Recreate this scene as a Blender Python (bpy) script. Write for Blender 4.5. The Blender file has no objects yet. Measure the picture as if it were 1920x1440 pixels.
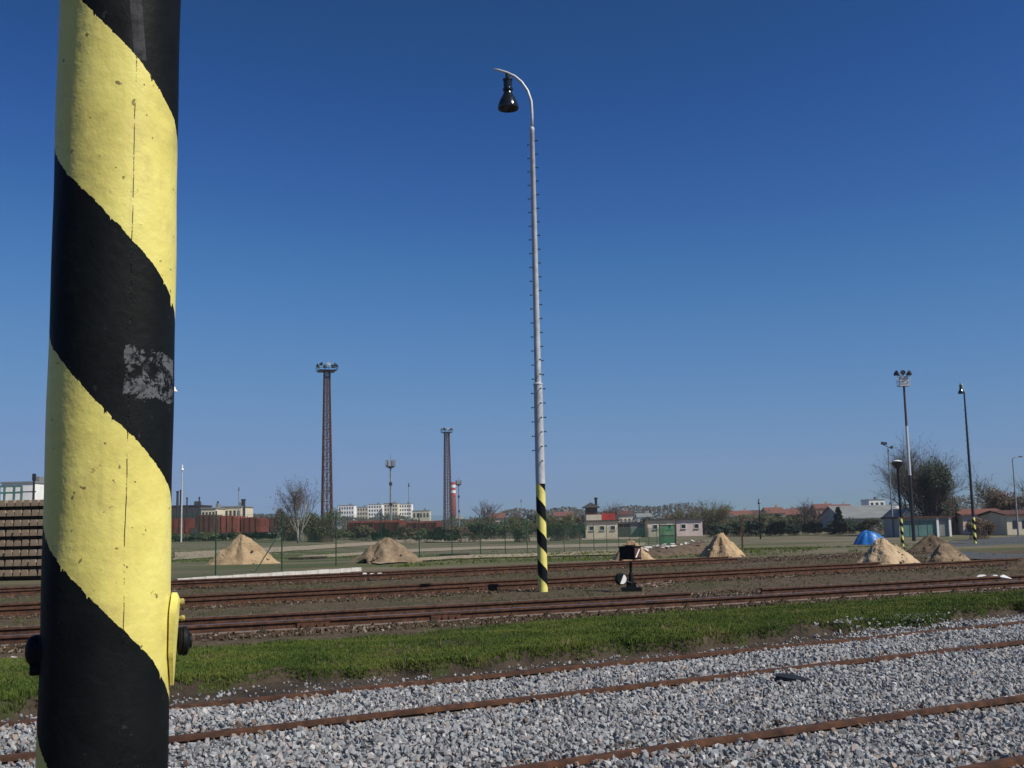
import bpy, bmesh, math, random
from mathutils import Vector, Matrix, noise as mnoise
import numpy as np
R = math.radians
SC = bpy.context.scene
COL = SC.collection

# ------------------------------------------------------------------ camera
FPX, CAMH = 2065.0, 1.5                     # focal length in pixels of the 1920 wide photograph
PITCH, ROLL = math.atan(262 / FPX), R(1.2)
cam_d = bpy.data.cameras.new('camera'); cam = bpy.data.objects.new('camera', cam_d); COL.objects.link(cam)
cam_d.sensor_width = 36; cam_d.lens = 36 * FPX / 1920; cam_d.clip_end = 8000; cam_d.clip_start = 0.05
_F = Vector((0, math.cos(PITCH), math.sin(PITCH))); _R = Vector((1, 0, 0)); _U = Vector((0, -math.sin(PITCH), math.cos(PITCH)))
CR = _R * math.cos(ROLL) - _U * math.sin(ROLL); CU = _U * math.cos(ROLL) + _R * math.sin(ROLL)
CP = Vector((0, 0, CAMH))
mw = Matrix((( CR.x, CU.x, -_F.x, CP.x), (CR.y, CU.y, -_F.y, CP.y), (CR.z, CU.z, -_F.z, CP.z), (0, 0, 0, 1)))
cam.matrix_world = mw
SC.camera = cam

# ------------------------------------------------------------------ sky, sun, exposure
SUN_AZ, SUN_EL = R(117), R(46)              # clockwise from +Y
w = bpy.data.worlds.new('World'); SC.world = w; w.use_nodes = True
wn = w.node_tree.nodes; wl = w.node_tree.links
bg = wn['Background']
sky = wn.new('ShaderNodeTexSky'); sky.sky_type = 'NISHITA'; sky.sun_disc = False
sky.sun_elevation = SUN_EL; sky.sun_rotation = SUN_AZ
sky.altitude = 0; sky.air_density = 1.0; sky.dust_density = 0.2; sky.ozone_density = 6.0
def vscale(k):                               # scale a colour
    n = wn.new('ShaderNodeVectorMath'); n.operation = 'SCALE'; n.inputs['Scale'].default_value = k; return n
cv = wn.new('ShaderNodeRGBCurve')            # hand-fitted curves grading the colour and brightness of the sky alone
SKY_R = [(.0, .0), (.10, .015), (.14, .032), (.175, .052), (.22, .080), (.28, .110), (.42, .157), (.65, .190), (1, .22)]
SKY_G = [(.0, .0), (.19, .068), (.26, .115), (.32, .168), (.39, .213), (.47, .248), (.56, .275), (.66, .285), (1, .33)]
SKY_B = [(.0, .0), (.36, .20), (.47, .335), (.575, .420), (.64, .468), (.75, .50), (1, .56)]
for c_, pts_ in zip(cv.mapping.curves, (SKY_R, SKY_G, SKY_B)):
    c_.points[0].location = pts_[0]; c_.points[1].location = pts_[-1]
    for q in pts_[1:-1]: c_.points.new(*q)
cv.mapping.use_clip = False; cv.mapping.extend = 'HORIZONTAL'; cv.mapping.update()
v1, v2 = vscale(.0278 * 4), vscale(10.0)
wl.new(sky.outputs[0], v1.inputs[0]); wl.new(v1.outputs[0], cv.inputs['Color']); wl.new(cv.outputs[0], v2.inputs[0]); wl.new(v2.outputs[0], bg.inputs['Color'])
bg.inputs['Strength'].default_value = 0.1
sd = bpy.data.lights.new('sun', 'SUN'); so = bpy.data.objects.new('sun', sd); COL.objects.link(so)
sd.energy = 4.8; sd.angle = R(0.53); sd.color = (1.0, 0.95, 0.86)
sv = Vector((math.sin(SUN_AZ) * math.cos(SUN_EL), math.cos(SUN_AZ) * math.cos(SUN_EL), math.sin(SUN_EL)))
so.rotation_euler = sv.to_track_quat('Z', 'Y').to_euler()
SC.view_settings.view_transform = 'Standard'; SC.view_settings.look = 'None'
SC.view_settings.exposure = 0.0; SC.view_settings.gamma = 1.0

# ------------------------------------------------------------------ pixel helpers
def ss(a, b, t):
    t = min(1, max(0, (t - a) / (b - a))); return t * t * (3 - 2 * t)
def gz(x, y):                               # height of the ground
    return -1.2 * ss(48, 108, y) * ss(-38, -8, x)
def ray(px, py):
    return _F * FPX + CR * (px - 960) - CU * (py - 720)
def G(px, py, z=0.0):                       # where a pixel's ray meets a level
    d = ray(px, py); return CP + d * ((z - CAMH) / d.z)
def GT(px, py, dz=0.0):                     # where it meets the ground
    d = ray(px, py); d = d / d.y; lo, hi = 1.5, 900.0
    y = 1.5
    while y < 900:
        p = CP + d * y
        if p.z < gz(p.x, p.y) + dz: break
        lo = y; y *= 1.03
    hi = y
    for _ in range(30):
        m = (lo + hi) / 2; p = CP + d * m
        if p.z < gz(p.x, p.y) + dz: hi = m
        else: lo = m
    return CP + d * lo
def P(px, py, Y):                           # the point on a pixel's ray at distance Y
    d = ray(px, py); return CP + d * (Y / d.y)
def B(px, Y, py=985):                       # foot on the ground below a pixel at distance Y
    p = P(px, py, Y); return Vector((p.x, Y, gz(p.x, Y)))

# ------------------------------------------------------------------ mesh builder
class MB:
    def __init__(s): s.v = []; s.f = []
    def add(s, vs, fs):
        n = len(s.v); s.v += [tuple(v) for v in vs]; s.f += [tuple(i + n for i in f) for f in fs]; return s
    def box(s, c, d, rz=0, m=None, taper=1.0):
        vs = []
        for k in (-1, 1):
            t = taper if k > 0 else 1
            for i, j in ((-1, -1), (1, -1), (1, 1), (-1, 1)):
                v = Vector((i * d[0] / 2 * t, j * d[1] / 2 * t, k * d[2] / 2))
                if rz: v.rotate(Matrix.Rotation(rz, 3, 'Z'))
                if m: v = m @ v
                vs.append(v + Vector(c))
        return s.add(vs, [(0, 3, 2, 1), (4, 5, 6, 7), (0, 1, 5, 4), (1, 2, 6, 5), (2, 3, 7, 6), (3, 0, 4, 7)])
    def tube(s, p, q, r0, r1=None, n=8, cap=True):
        p = Vector(p); q = Vector(q); r1 = r0 if r1 is None else r1
        d = (q - p)
        if d.length < 1e-7: return s
        z = d.normalized(); x = z.orthogonal().normalized(); y = z.cross(x)
        vs = []
        for c, r in ((p, r0), (q, r1)):
            for i in range(n):
                a = 2 * math.pi * i / n; vs.append(c + (x * math.cos(a) + y * math.sin(a)) * r)
        fs = [(i, (i + 1) % n, n + (i + 1) % n, n + i) for i in range(n)]
        if cap: fs += [tuple(range(n - 1, -1, -1)), tuple(range(n, 2 * n))]
        return s.add(vs, fs)
    def path(s, pts, r, n=8):
        pts = [Vector(p) for p in pts]; rr = r if isinstance(r, (list, tuple)) else [r] * len(pts)
        up = Vector((0, 0, 1)); vs = []; fs = []
        t0 = (pts[1] - pts[0]).normalized(); x = t0.orthogonal().normalized()
        for i, p in enumerate(pts):
            t = (pts[min(i + 1, len(pts) - 1)] - pts[max(i - 1, 0)]).normalized()
            x = (x - t * x.dot(t)).normalized(); y = t.cross(x)
            for k in range(n):
                a = 2 * math.pi * k / n; vs.append(p + (x * math.cos(a) + y * math.sin(a)) * rr[i])
        for i in range(len(pts) - 1):
            for k in range(n):
                fs.append((i * n + k, i * n + (k + 1) % n, (i + 1) * n + (k + 1) % n, (i + 1) * n + k))
        fs += [tuple(range(n - 1, -1, -1)), tuple(range((len(pts) - 1) * n, len(pts) * n))]
        return s.add(vs, fs)
    def lathe(s, prof, c=(0, 0, 0), n=24, m=None):
        vs = []; fs = []
        for r, z in prof:
            for k in range(n):
                a = 2 * math.pi * k / n; v = Vector((r * math.cos(a), r * math.sin(a), z))
                if m: v = m @ v
                vs.append(v + Vector(c))
        for i in range(len(prof) - 1):
            for k in range(n):
                fs.append((i * n + k, i * n + (k + 1) % n, (i + 1) * n + (k + 1) % n, (i + 1) * n + k))
        fs += [tuple(range(n - 1, -1, -1)), tuple(range((len(prof) - 1) * n, len(prof) * n))]
        return s.add(vs, fs)
    def prism(s, poly, y0, y1, m=None):      # polygon in xz, extruded along y
        n = len(poly); vs = [Vector((x, y0, z)) for x, z in poly] + [Vector((x, y1, z)) for x, z in poly]
        if m: vs = [m @ v for v in vs]
        return s.add(vs, [tuple(range(n)), tuple(range(2 * n - 1, n - 1, -1))] + [((i + 1) % n, i, n + i, n + (i + 1) % n) for i in range(n)])
    def build(s, name, mat, parent=None, smooth=False, loc=None, autos=None):
        me = bpy.data.meshes.new(name); me.from_pydata(s.v, [], s.f); me.update()
        return mk(name, me, mat, parent, smooth, loc, autos)
def mk(name, me, mat, parent=None, smooth=False, loc=None, autos=None):
    if mat and not me.materials: me.materials.append(mat)
    if smooth or autos:
        me.polygons.foreach_set('use_smooth', [True] * len(me.polygons))
        if autos: me.set_sharp_from_angle(angle=R(autos))
    o = bpy.data.objects.new(name, me); COL.objects.link(o)
    if parent is not None: o.parent = parent
    if loc is not None: o.location = loc
    return o
def thing(name, label, cat, loc=(0, 0, 0), rz=0, group=None):
    o = bpy.data.objects.new(name, None); COL.objects.link(o); o.empty_display_size = .2
    o.location = loc; o.rotation_euler = (0, 0, rz); tag(o, label, cat, group); return o
def tag(o, label, cat, group=None):
    o['label'] = label; o['category'] = cat
    if group: o['group'] = group
    return o
def struct(o): o['kind'] = 'structure'; return o
def dup(root, loc, rz=None, label=None, scale=None):
    r = root.copy(); COL.objects.link(r); r.location = loc
    if rz is not None: r.rotation_euler = (0, 0, rz)
    if scale is not None: r.scale = scale
    if label: r['label'] = label
    for ch in list(root.children):
        c = ch.copy(); COL.objects.link(c); c.parent = r
        for g in list(ch.children):
            d = g.copy(); COL.objects.link(d); d.parent = c
    return r

# ------------------------------------------------------------------ materials
class NT:
    def __init__(s, name):
        s.m = bpy.data.materials.new(name); s.m.use_nodes = True; s.t = s.m.node_tree; s.b = s.t.nodes['Principled BSDF']
        s.b.inputs['Specular IOR Level'].default_value = 0.3
    def n(s, t, **kw):
        o = s.t.nodes.new(t)
        for k, v in kw.items(): setattr(o, k, v)
        return o
    def l(s, a, b): s.t.links.new(a, b)
    def val(s, sock, x):
        if isinstance(x, (int, float)): sock.default_value = x
        elif isinstance(x, (tuple, list)): sock.default_value = (*x, 1) if len(x) == 3 and sock.type == 'RGBA' else x
        else: s.l(x, sock)
    def math(s, op, a, b=0, c=None):
        o = s.n('ShaderNodeMath', operation=op); s.val(o.inputs[0], a); s.val(o.inputs[1], b)
        if c is not None: s.val(o.inputs[2], c)
        return o.outputs[0]
    def coord(s, kind='Object'):
        return s.n('ShaderNodeTexCoord').outputs[kind]
    def pos(s): return s.n('ShaderNodeNewGeometry').outputs['Position']
    def noise(s, vec, scale, detail=4, rough=.55, dist=0):
        o = s.n('ShaderNodeTexNoise'); s.l(vec, o.inputs['Vector']); o.inputs['Scale'].default_value = scale
        o.inputs['Detail'].default_value = detail; o.inputs['Roughness'].default_value = rough; o.inputs['Distortion'].default_value = dist
        return o.outputs['Fac']
    def ramp(s, fac, stops):
        o = s.n('ShaderNodeValToRGB'); s.l(fac, o.inputs[0]); e = o.color_ramp.elements
        while len(e) < len(stops): e.new(.5)
        for el, (p, c) in zip(e, stops):
            el.position = p; el.color = (c, c, c, 1) if isinstance(c, (int, float)) else (*c, 1)
        return o.outputs[0]
    def mix(s, fac, a, b):
        o = s.n('ShaderNodeMix', data_type='RGBA'); s.val(o.inputs[0], fac); s.val(o.inputs[6], a); s.val(o.inputs[7], b); return o.outputs[2]
    def bump(s, h, strength=.3, dist=.01):
        o = s.n('ShaderNodeBump'); s.l(h, o.inputs['Height']); o.inputs['Strength'].default_value = strength; o.inputs['Distance'].default_value = dist
        s.l(o.outputs[0], s.b.inputs['Normal'])
    def out(s, col, rough=.8, metal=0.):
        s.val(s.b.inputs['Base Color'], col); s.val(s.b.inputs['Roughness'], rough); s.val(s.b.inputs['Metallic'], metal); return s.m
def mat(name, col, rough=.8, var=.25, scale=3., metal=0., col2=None, bump=0., bd=.01, coord='Object', spec=None, bscale=None):
    t = NT(name); v = t.coord(coord); f = t.noise(v, scale, 5, .6)
    c2 = col2 if col2 else tuple(c * (1 - var) for c in col); c1 = col if col2 else tuple(min(1, c * (1 + var)) for c in col)
    c = t.ramp(f, [(.32, c2), (.68, c1)])
    if bump: t.bump(t.noise(v, bscale or scale * 4, 4, .6), bump, bd)
    if spec is not None: t.b.inputs['Specular IOR Level'].default_value = spec
    return t.out(c, rough, metal)
M = {}
M['rust'] = None
def rail_mat(name, polish):
    t = NT(name); v = t.pos()
    f = t.noise(v, 9, 5, .65); c = t.ramp(f, [(.3, (.032, .016, .011)), (.5, (.075, .034, .019)), (.72, (.14, .060, .028))])
    ge = t.n('ShaderNodeNewGeometry'); sp = t.n('ShaderNodeSeparateXYZ'); t.l(ge.outputs['Normal'], sp.inputs[0])
    top = t.math('MULTIPLY', t.ramp(sp.outputs[2], [(.93, 0), (.98, 1)]), polish)
    c = t.mix(top, c, (.42, .40, .38)); t.bump(t.noise(v, 60, 3), .25, .004)
    return t.out(c, t.math('MULTIPLY_ADD', top, -.5, .85), t.math('MULTIPLY', top, .85))
M['rail'] = rail_mat('rusty_rail', 0.0); M['rail_used'] = rail_mat('worn_rail', 1.0); M['rail_semi'] = rail_mat('half_worn_rail', .3)
M['rust'] = mat('rust', (.13, .055, .03), .9, scale=20, col2=(.05, .025, .016), bump=.3)
M['sleeper_wood'] = mat('old_sleeper_timber', (.085, .06, .042), .95, scale=6, col2=(.03, .022, .017), bump=.4)
M['galv'] = mat('galvanised_steel', (.66, .67, .67), .5, scale=7, metal=.2, col2=(.46, .47, .47), bump=.1, bscale=30)
M['dark_steel'] = mat('dark_steel', (.03, .032, .035), .5, scale=8, metal=.3)
M['black_enamel'] = mat('black_enamel', (.010, .012, .011), .16, scale=5, spec=.7)
M['black_paint'] = mat('black_paint', (.007, .008, .009), .6, scale=15, bump=.15, spec=.15)
M['white_paint'] = mat('white_paint', (.78, .77, .73), .6, var=.1, scale=8)
M['yellow_paint'] = mat('yellow_paint', (.75, .60, .10), .5, var=.08, scale=8)
M['dirty_yellow'] = mat('dirty_yellow_paint', (.55, .45, .10), .7, scale=60, col2=(.16, .12, .05))
M['glass_dark'] = mat('dark_window_glass', (.02, .025, .03), .12, var=.2, scale=3, spec=.6)
M['green_post'] = mat('green_coated_post', (.012, .055, .034), .5, var=.2, scale=5)
M['green_wire'] = mat('green_wire', (.03, .11, .06), .6, var=.2)
M['sand'] = mat('yellow_sand', (.50, .355, .205), .95, scale=2.2, col2=(.31, .205, .115), bump=.8, bd=.08, bscale=9)
M['sand_pale'] = mat('pale_sand', (.54, .41, .26), .95, scale=2.5, col2=(.36, .255, .15), bump=.8, bd=.08, bscale=9)
M['earth_heap'] = mat('earth_heap', (.30, .22, .14), .97, scale=3, col2=(.14, .10, .065), bump=.7, bd=.04, bscale=12)
M['earth_dark'] = mat('dark_earth', (.15, .105, .07), .97, scale=3, col2=(.06, .045, .03), bump=.7, bd=.04, bscale=10)
M['concrete'] = mat('weathered_concrete', (.36, .28, .20), .92, scale=5, col2=(.20, .14, .09), bump=.35, bscale=30)
M['kerb'] = mat('pale_concrete', (.62, .60, .55), .85, scale=4, col2=(.45, .42, .37), bump=.2)
M['bark'] = mat('bark', (.10, .075, .055), .95, scale=5, col2=(.05, .038, .03))
M['birch'] = mat('birch_bark', (.55, .52, .47), .85, scale=4, col2=(.20, .18, .16))
M['twig'] = mat('twigs', (.13, .085, .06), .95, scale=1.2, col2=(.075, .05, .038))
M['twig_grey'] = mat('grey_twigs', (.125, .105, .075), .95, scale=1.2, col2=(.06, .05, .036))
M['leaf_olive'] = mat('olive_leaf', (.085, .095, .03), .8, scale=1.0, col2=(.05, .052, .02))
M['leaf_brown'] = mat('brown_leaf', (.12, .075, .045), .85, scale=1.0, col2=(.06, .042, .026))
M['treeline'] = mat('distant_wood', (.075, .062, .04), .9, scale=.05, col2=(.038, .04, .026), coord='Object')
M['leaf_dark'] = mat('dark_evergreen_leaf', (.028, .05, .022), .75, scale=1.0, col2=(.014, .026, .013))
M['wagon_red'] = mat('wagon_red_brown', (.20, .045, .03), .75, scale=1.3, col2=(.10, .026, .02))
M['wagon_brown'] = mat('wagon_dull_brown', (.12, .042, .032), .8, scale=1.3, col2=(.06, .026, .022))
M['wagon_faded'] = mat('wagon_faded_red', (.27, .075, .05), .8, scale=1.5, col2=(.15, .045, .033))
M['wagon_dark'] = mat('wagon_underframe', (.025, .02, .018), .85, scale=2)
M['lattice'] = mat('red_brown_lattice', (.12, .058, .052), .8, scale=.8, col2=(.06, .034, .032))
M['lattice_grey'] = mat('grey_lattice', (.22, .23, .25), .7, scale=1)
M['cream'] = mat('cream_render', (.62, .54, .40), .9, var=.12, scale=.6)
M['white_wall'] = mat('white_render', (.84, .82, .77), .9, var=.1, scale=.5)
M['pink_wall'] = mat('pinkish_render', (.62, .50, .44), .9, var=.12, scale=.5)
M['grey_wall'] = mat('grey_render', (.34, .34, .32), .9, var=.15, scale=.5)
M['teal'] = mat('teal_boards', (.09, .19, .17), .7, var=.2, scale=1)
M['roof_red'] = mat('red_tiles', (.165, .068, .05), .85, var=.2, scale=2)
M['roof_dark'] = mat('dark_roof', (.05, .045, .045), .8, var=.2, scale=1)
M['roof_grey'] = mat('grey_sheet_roof', (.20, .21, .20), .7, var=.15, scale=.4)
M['brown_wall'] = mat('brown_boards', (.09, .04, .03), .85, var=.3, scale=2)
M['red_paint'] = mat('red_paint', (.42, .05, .035), .6, var=.15, scale=1)
M['orange_wall'] = mat('orange_render', (.50, .27, .17), .9, var=.12, scale=.5)
M['blue_tarp'] = mat('blue_tarpaulin', (.015, .14, .42), .42, var=.15, scale=2, spec=.5)
M['rubber'] = mat('black_rubber', (.02, .021, .022), .6, scale=9, bump=.2)
M['pink_rubble'] = mat('pinkish_rubble', (.34, .22, .18), .95, scale=12, col2=(.20, .14, .11))
M['green_mesh'] = mat('green_netting', (.03, .17, .08), .7, var=.2, scale=3)
M['asphalt'] = mat('asphalt', (.085, .09, .09), .9, scale=2, col2=(.055, .058, .058), bump=.3, bscale=60)
M['path_dirt'] = mat('trodden_path', (.36, .29, .20), .95, scale=.7, col2=(.25, .20, .14), coord='Generated')
M['bank_soil'] = mat('reddish_soil', (.36, .24, .16), .95, scale=.6, col2=(.22, .15, .10))

def ground_mat():
    t = NT('ground_soil_and_grass'); v = t.pos()
    sp = t.n('ShaderNodeSeparateXYZ'); t.l(v, sp.inputs[0])
    # yard soil: trodden dirt, cinders and small stones, thin grass patches
    n1 = t.noise(v, .55, 6, .65); n2 = t.noise(v, 3.5, 5, .6); n3 = t.noise(v, 40, 3, .6)
    dirt = t.ramp(n2, [(.25, (.032, .019, .009)), (.5, (.064, .041, .020)), (.75, (.100, .070, .037))])
    vo = t.n('ShaderNodeTexVoronoi'); t.l(v, vo.inputs['Vector']); vo.inputs['Scale'].default_value = 22
    st = t.n('ShaderNodeSeparateColor'); t.l(vo.outputs['Color'], st.inputs[0])
    dirt = t.mix(t.math('MULTIPLY', t.ramp(st.outputs[0], [(.66, 0), (.78, 1)]), .5), dirt, (.15, .12, .085))
    dirt = t.mix(t.math('MULTIPLY', t.ramp(t.noise(v, 14, 5, .75), [(.42, 0), (.62, 1)]), .6), dirt, (.12, .094, .060))
    dirt = t.mix(t.math('MULTIPLY', t.ramp(t.noise(v, 1.4, 5, .7), [(.52, 0), (.66, 1)]), .6), dirt, (.030, .020, .012))
    gr = t.ramp(n2, [(.3, (.032, .036, .011)), (.7, (.062, .062, .020))])
    yard = t.mix(t.math('MULTIPLY', t.ramp(n1, [(.50, 0), (.66, 1)]), .75), dirt, gr)
    # field beyond the fence: grass worn through to soil
    mp = t.n('ShaderNodeMapping'); t.l(v, mp.inputs[0]); mp.inputs['Rotation'].default_value = (0, 0, R(-20)); mp.inputs['Scale'].default_value = (.3, 1.5, 1)
    f1 = t.noise(mp.outputs[0], .13, 5, .6); f2 = t.noise(mp.outputs[0], .5, 6, .7)
    fg = t.ramp(f2, [(.3, (.040, .056, .014)), (.55, (.070, .086, .022)), (.8, (.12, .11, .045))])
    fs = t.ramp(f2, [(.3, (.10, .08, .048)), (.7, (.20, .165, .11))])
    field = t.mix(t.ramp(f1, [(.40, 0), (.55, 1)]), fg, fs)
    s = t.math('MULTIPLY_ADD', sp.outputs[0], -.35, sp.outputs[1])
    s = t.math('ADD', s, t.math('MULTIPLY', n1, 4))
    m = t.n('ShaderNodeMapRange'); t.l(s, m.inputs[0]); m.inputs[1].default_value = 39; m.inputs[2].default_value = 45
    c = t.mix(m.outputs[0], yard, field)
    t.bump(t.math('ADD', t.math('MULTIPLY', n2, .6), t.math('MULTIPLY', n3, .5)), .7, .05)
    return t.out(c, .97)
M['ground'] = ground_mat()
def stone_mat():
    t = NT('crushed_stone'); oi = t.n('ShaderNodeObjectInfo')
    c = t.ramp(oi.outputs['Random'], [(0, (.16, .165, .17)), (.22, (.26, .27, .28)), (.45, (.335, .34, .345)), (.66, (.30, .33, .345)), (.80, (.39, .325, .295)), (.92, (.45, .435, .41)), (1, (.60, .585, .56))])
    f = t.noise(t.coord(), 3, 3, .6); c = t.mix(t.math('MULTIPLY', f, .45), c, (.18, .175, .17))
    return t.out(c, .85)
M['stone'] = stone_mat()
def old_stone():
    t = NT('old_brown_ballast'); oi = t.n('ShaderNodeObjectInfo'); return t.out(t.ramp(oi.outputs['Random'], [(0, (.028, .017, .011)), (.4, (.082, .052, .031)), (.8, (.15, .105, .07)), (1, (.28, .23, .18))]), .95)
M['old_stone'] = old_stone()
def rusty_stone():
    t = NT('rust_stained_stone'); oi = t.n('ShaderNodeObjectInfo'); return t.out(t.ramp(oi.outputs['Random'], [(0, (.12, .085, .065)), (.5, (.22, .165, .13)), (1, (.33, .26, .21))]), .9)
M['rusty_stone'] = rusty_stone()
M['trackbed'] = mat('rust_stained_trackbed', (.088, .050, .028), .97, scale=3, col2=(.030, .017, .010), bump=.9, bd=.05, bscale=25)
M['ballast_base'] = mat('ballast_fines', (.22, .215, .21), .95, scale=30, col2=(.10, .097, .094), bump=.8, bd=.03, bscale=35)
def grass_mat(name, stops):
    t = NT(name); oi = t.n('ShaderNodeObjectInfo'); 
    f = t.ramp(t.noise(t.pos(), 1.1, 4, .6), [(.3, 0), (.7, 1)]); k = t.math('MULTIPLY_ADD', oi.outputs['Random'], .40, t.math('MULTIPLY', f, .55))
    t.b.inputs['Specular IOR Level'].default_value = .15
    return t.out(t.ramp(k, stops), .75)
M['grass'] = grass_mat('spring_grass', [(.18, (.050, .082, .016)), (.42, (.086, .128, .024)), (.62, (.128, .165, .032)), (.78, (.18, .18, .042)), (.95, (.23, .195, .08))])
M['dry_grass'] = grass_mat('dry_weeds', [(.2, (.06, .075, .022)), (.5, (.11, .11, .04)), (.8, (.20, .165, .085)), (1, (.26, .21, .12))])
def bank_mat():
    t = NT('bank_turf'); v = t.pos(); n = t.noise(v, 2.2, 5, .65); n3 = t.noise(v, 30, 3)
    ge = t.n('ShaderNodeNewGeometry'); sp = t.n('ShaderNodeSeparateXYZ'); t.l(ge.outputs['Normal'], sp.inputs[0])
    g = t.ramp(n, [(.3, (.026, .032, .010)), (.6, (.045, .05, .016)), (.8, (.075, .06, .03))])
    t.bump(n3, .8, .05)
    return t.out(g, .95)
M['bank'] = bank_mat()
M['soil'] = mat('bank_soil', (.085, .062, .042), .97, scale=1.6, col2=(.022, .017, .012), bump=.9, bd=.05, bscale=18)

# ------------------------------------------------------------------ striped paint (helix of black and yellow)
def stripe_mat(name, period, z0, top=None, duty=.5, near=False, patch=None):
    """black where frac((z + period*theta/2pi - z0)/period) < duty; theta is 0 on the side of local -Y"""
    t = NT(name); v = t.coord(); sp = t.n('ShaderNodeSeparateXYZ'); t.l(v, sp.inputs[0]); x, y, z = sp.outputs
    th = t.math('ARCTAN2', x, t.math('MULTIPLY', y, -1))
    jag = t.math('MULTIPLY', t.math('SUBTRACT', t.noise(v, 45 if near else 9, 3, .7), .5), .022 if near else .05)
    jag2 = t.math('MULTIPLY', t.math('SUBTRACT', t.noise(v, 7, 2, .5), .5), .03 if near else 0)
    u = t.math('MULTIPLY_ADD', th, period / (2 * math.pi), z)
    u = t.math('ADD', t.math('DIVIDE', t.math('SUBTRACT', u, z0), period), t.math('ADD', jag, jag2))
    if near:
        mpd = t.n('ShaderNodeMapping'); t.l(v, mpd.inputs[0]); mpd.inputs['Scale'].default_value = (1, 1, .15)
        u = t.math('ADD', u, t.math('MULTIPLY', t.ramp(t.noise(mpd.outputs[0], 75, 3, .6), [(.60, 0), (.78, 1)]), .035))
    fr = t.math('SUBTRACT', u, t.math('FLOOR', u))
    blk = t.math('LESS_THAN', fr, duty)
    ny = t.noise(v, 6, 6, .65)
    yel = t.ramp(ny, [(.28, (.58, .50, .13)), (.45, (.75, .655, .17)), (.62, (.83, .74, .21)), (.8, (.82, .74, .28))])
    bk = t.ramp(t.noise(v, 10, 5, .6), [(.3, (.0035, .0045, .0045)), (.7, (.008, .010, .010))])
    if near:
        # chips down to the primer, brown rubbed blotches, the cracked seam
        dirt = t.ramp(t.noise(v, 14, 5, .7), [(.52, 0), (.74, 1)])
        dirt = t.math('MULTIPLY', dirt, t.ramp(t.noise(v, 4, 3, .6), [(.40, .1), (.62, 1)]))
        yel = t.mix(t.math('MULTIPLY', dirt, .55), yel, (.36, .26, .11))
        mpb = t.n('ShaderNodeMapping'); t.l(v, mpb.inputs[0]); mpb.inputs['Scale'].default_value = (1, 1, 14)
        br = t.noise(mpb.outputs[0], 5, 5, .7); yel = t.mix(t.math('MULTIPLY', t.ramp(br, [(.45, 0), (.75, 1)]), .28), yel, (.62, .50, .16))
        mpr = t.n('ShaderNodeMapping'); t.l(v, mpr.inputs[0]); mpr.inputs['Scale'].default_value = (1, 1, .06)
        run = t.ramp(t.noise(mpr.outputs[0], 38, 3, .6), [(.62, 0), (.72, 1)]); yel = t.mix(t.math('MULTIPLY', run, .22), yel, (.42, .33, .12))
        scr = t.ramp(t.noise(mpr.outputs[0], 90, 2, .5), [(.70, 0), (.74, 1)]); bk = t.mix(t.math('MULTIPLY', t.math('MULTIPLY', scr, t.ramp(t.noise(v, 6, 4, .7), [(.5, 0), (.65, 1)])), .6), bk, (.045, .047, .05))
        dst = t.ramp(t.noise(v, 3.2, 6, .7), [(.45, 0), (.75, 1)]); bk = t.mix(t.math('MULTIPLY', dst, .35), bk, (.016, .018, .017))
        ch = t.ramp(t.noise(v, 60, 2, .5), [(.70, 0), (.72, 1)])
        yel = t.mix(t.math('MULTIPLY', ch, .8), yel, (.15, .09, .04))
        rs = t.ramp(t.noise(v, 22, 5, .8), [(.655, 0), (.69, 1)]); yel = t.mix(t.math('MULTIPLY', rs, .55), yel, (.26, .15, .055))
        bk = t.mix(t.math('MULTIPLY', t.ramp(t.noise(v, 48, 3, .6), [(.68, 0), (.71, 1)]), .5), bk, (.05, .05, .05))
        seam = t.math('LESS_THAN', t.math('ABSOLUTE', t.math('SUBTRACT', th, t.math('MULTIPLY_ADD', t.noise(v, 9, 3), .06, .225))), .0085)
        gate = t.ramp(t.noise(v, 16, 4, .75), [(.44, 0), (.54, 1)])
        seam = t.math('MULTIPLY', seam, gate)
        yel = t.mix(seam, yel, (.10, .075, .02))
        th0, th1, za, zb, ya, yb = patch
        inb = t.math('MULTIPLY', t.math('GREATER_THAN', th, th0), t.math('LESS_THAN', th, th1))
        jz = t.math('MULTIPLY_ADD', t.math('SUBTRACT', t.noise(v, 30, 4, .7), .5), .05, z)
        inb = t.math('MULTIPLY', inb, t.math('MULTIPLY', t.math('GREATER_THAN', jz, za), t.math('LESS_THAN', jz, zb)))
        crk = t.ramp(t.math('ABSOLUTE', t.math('SUBTRACT', t.noise(v, 26, 4, .6, .6), .5)), [(.012, 0), (.035, 1)])
        worn = t.math('MULTIPLY', t.math('MULTIPLY', t.ramp(t.noise(v, 24, 6, .78), [(.45, 0), (.50, 1)]), crk), t.ramp(t.noise(v, 110, 3, .7), [(.30, .35), (.5, 1)]))
        bk = t.mix(t.math('MULTIPLY', inb, worn), bk, (.115, .12, .125))
        # a pale scrape higher up
        ins = t.math('LESS_THAN', t.math('ABSOLUTE', t.math('ADD', t.math('SUBTRACT', th, .32), t.math('MULTIPLY', t.math('SUBTRACT', z, ya), .9))), .10)
        ins = t.math('MULTIPLY', ins, t.math('GREATER_THAN', z, ya))
        bk = t.mix(t.math('MULTIPLY', ins, t.ramp(t.noise(v, 25, 4, .7), [(.38, 0), (.62, .75)])), bk, (.06, .06, .065))
    c = t.mix(blk, yel, bk)
    rough = .48
    metal = 0.
    if top is not None:
        a = t.math('GREATER_THAN', z, top); gn = t.ramp(t.noise(v, 7, 5), [(.3, (.40, .41, .42)), (.7, (.60, .61, .62))])
        c = t.mix(a, c, gn); metal = t.math('MULTIPLY', a, .2)
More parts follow.
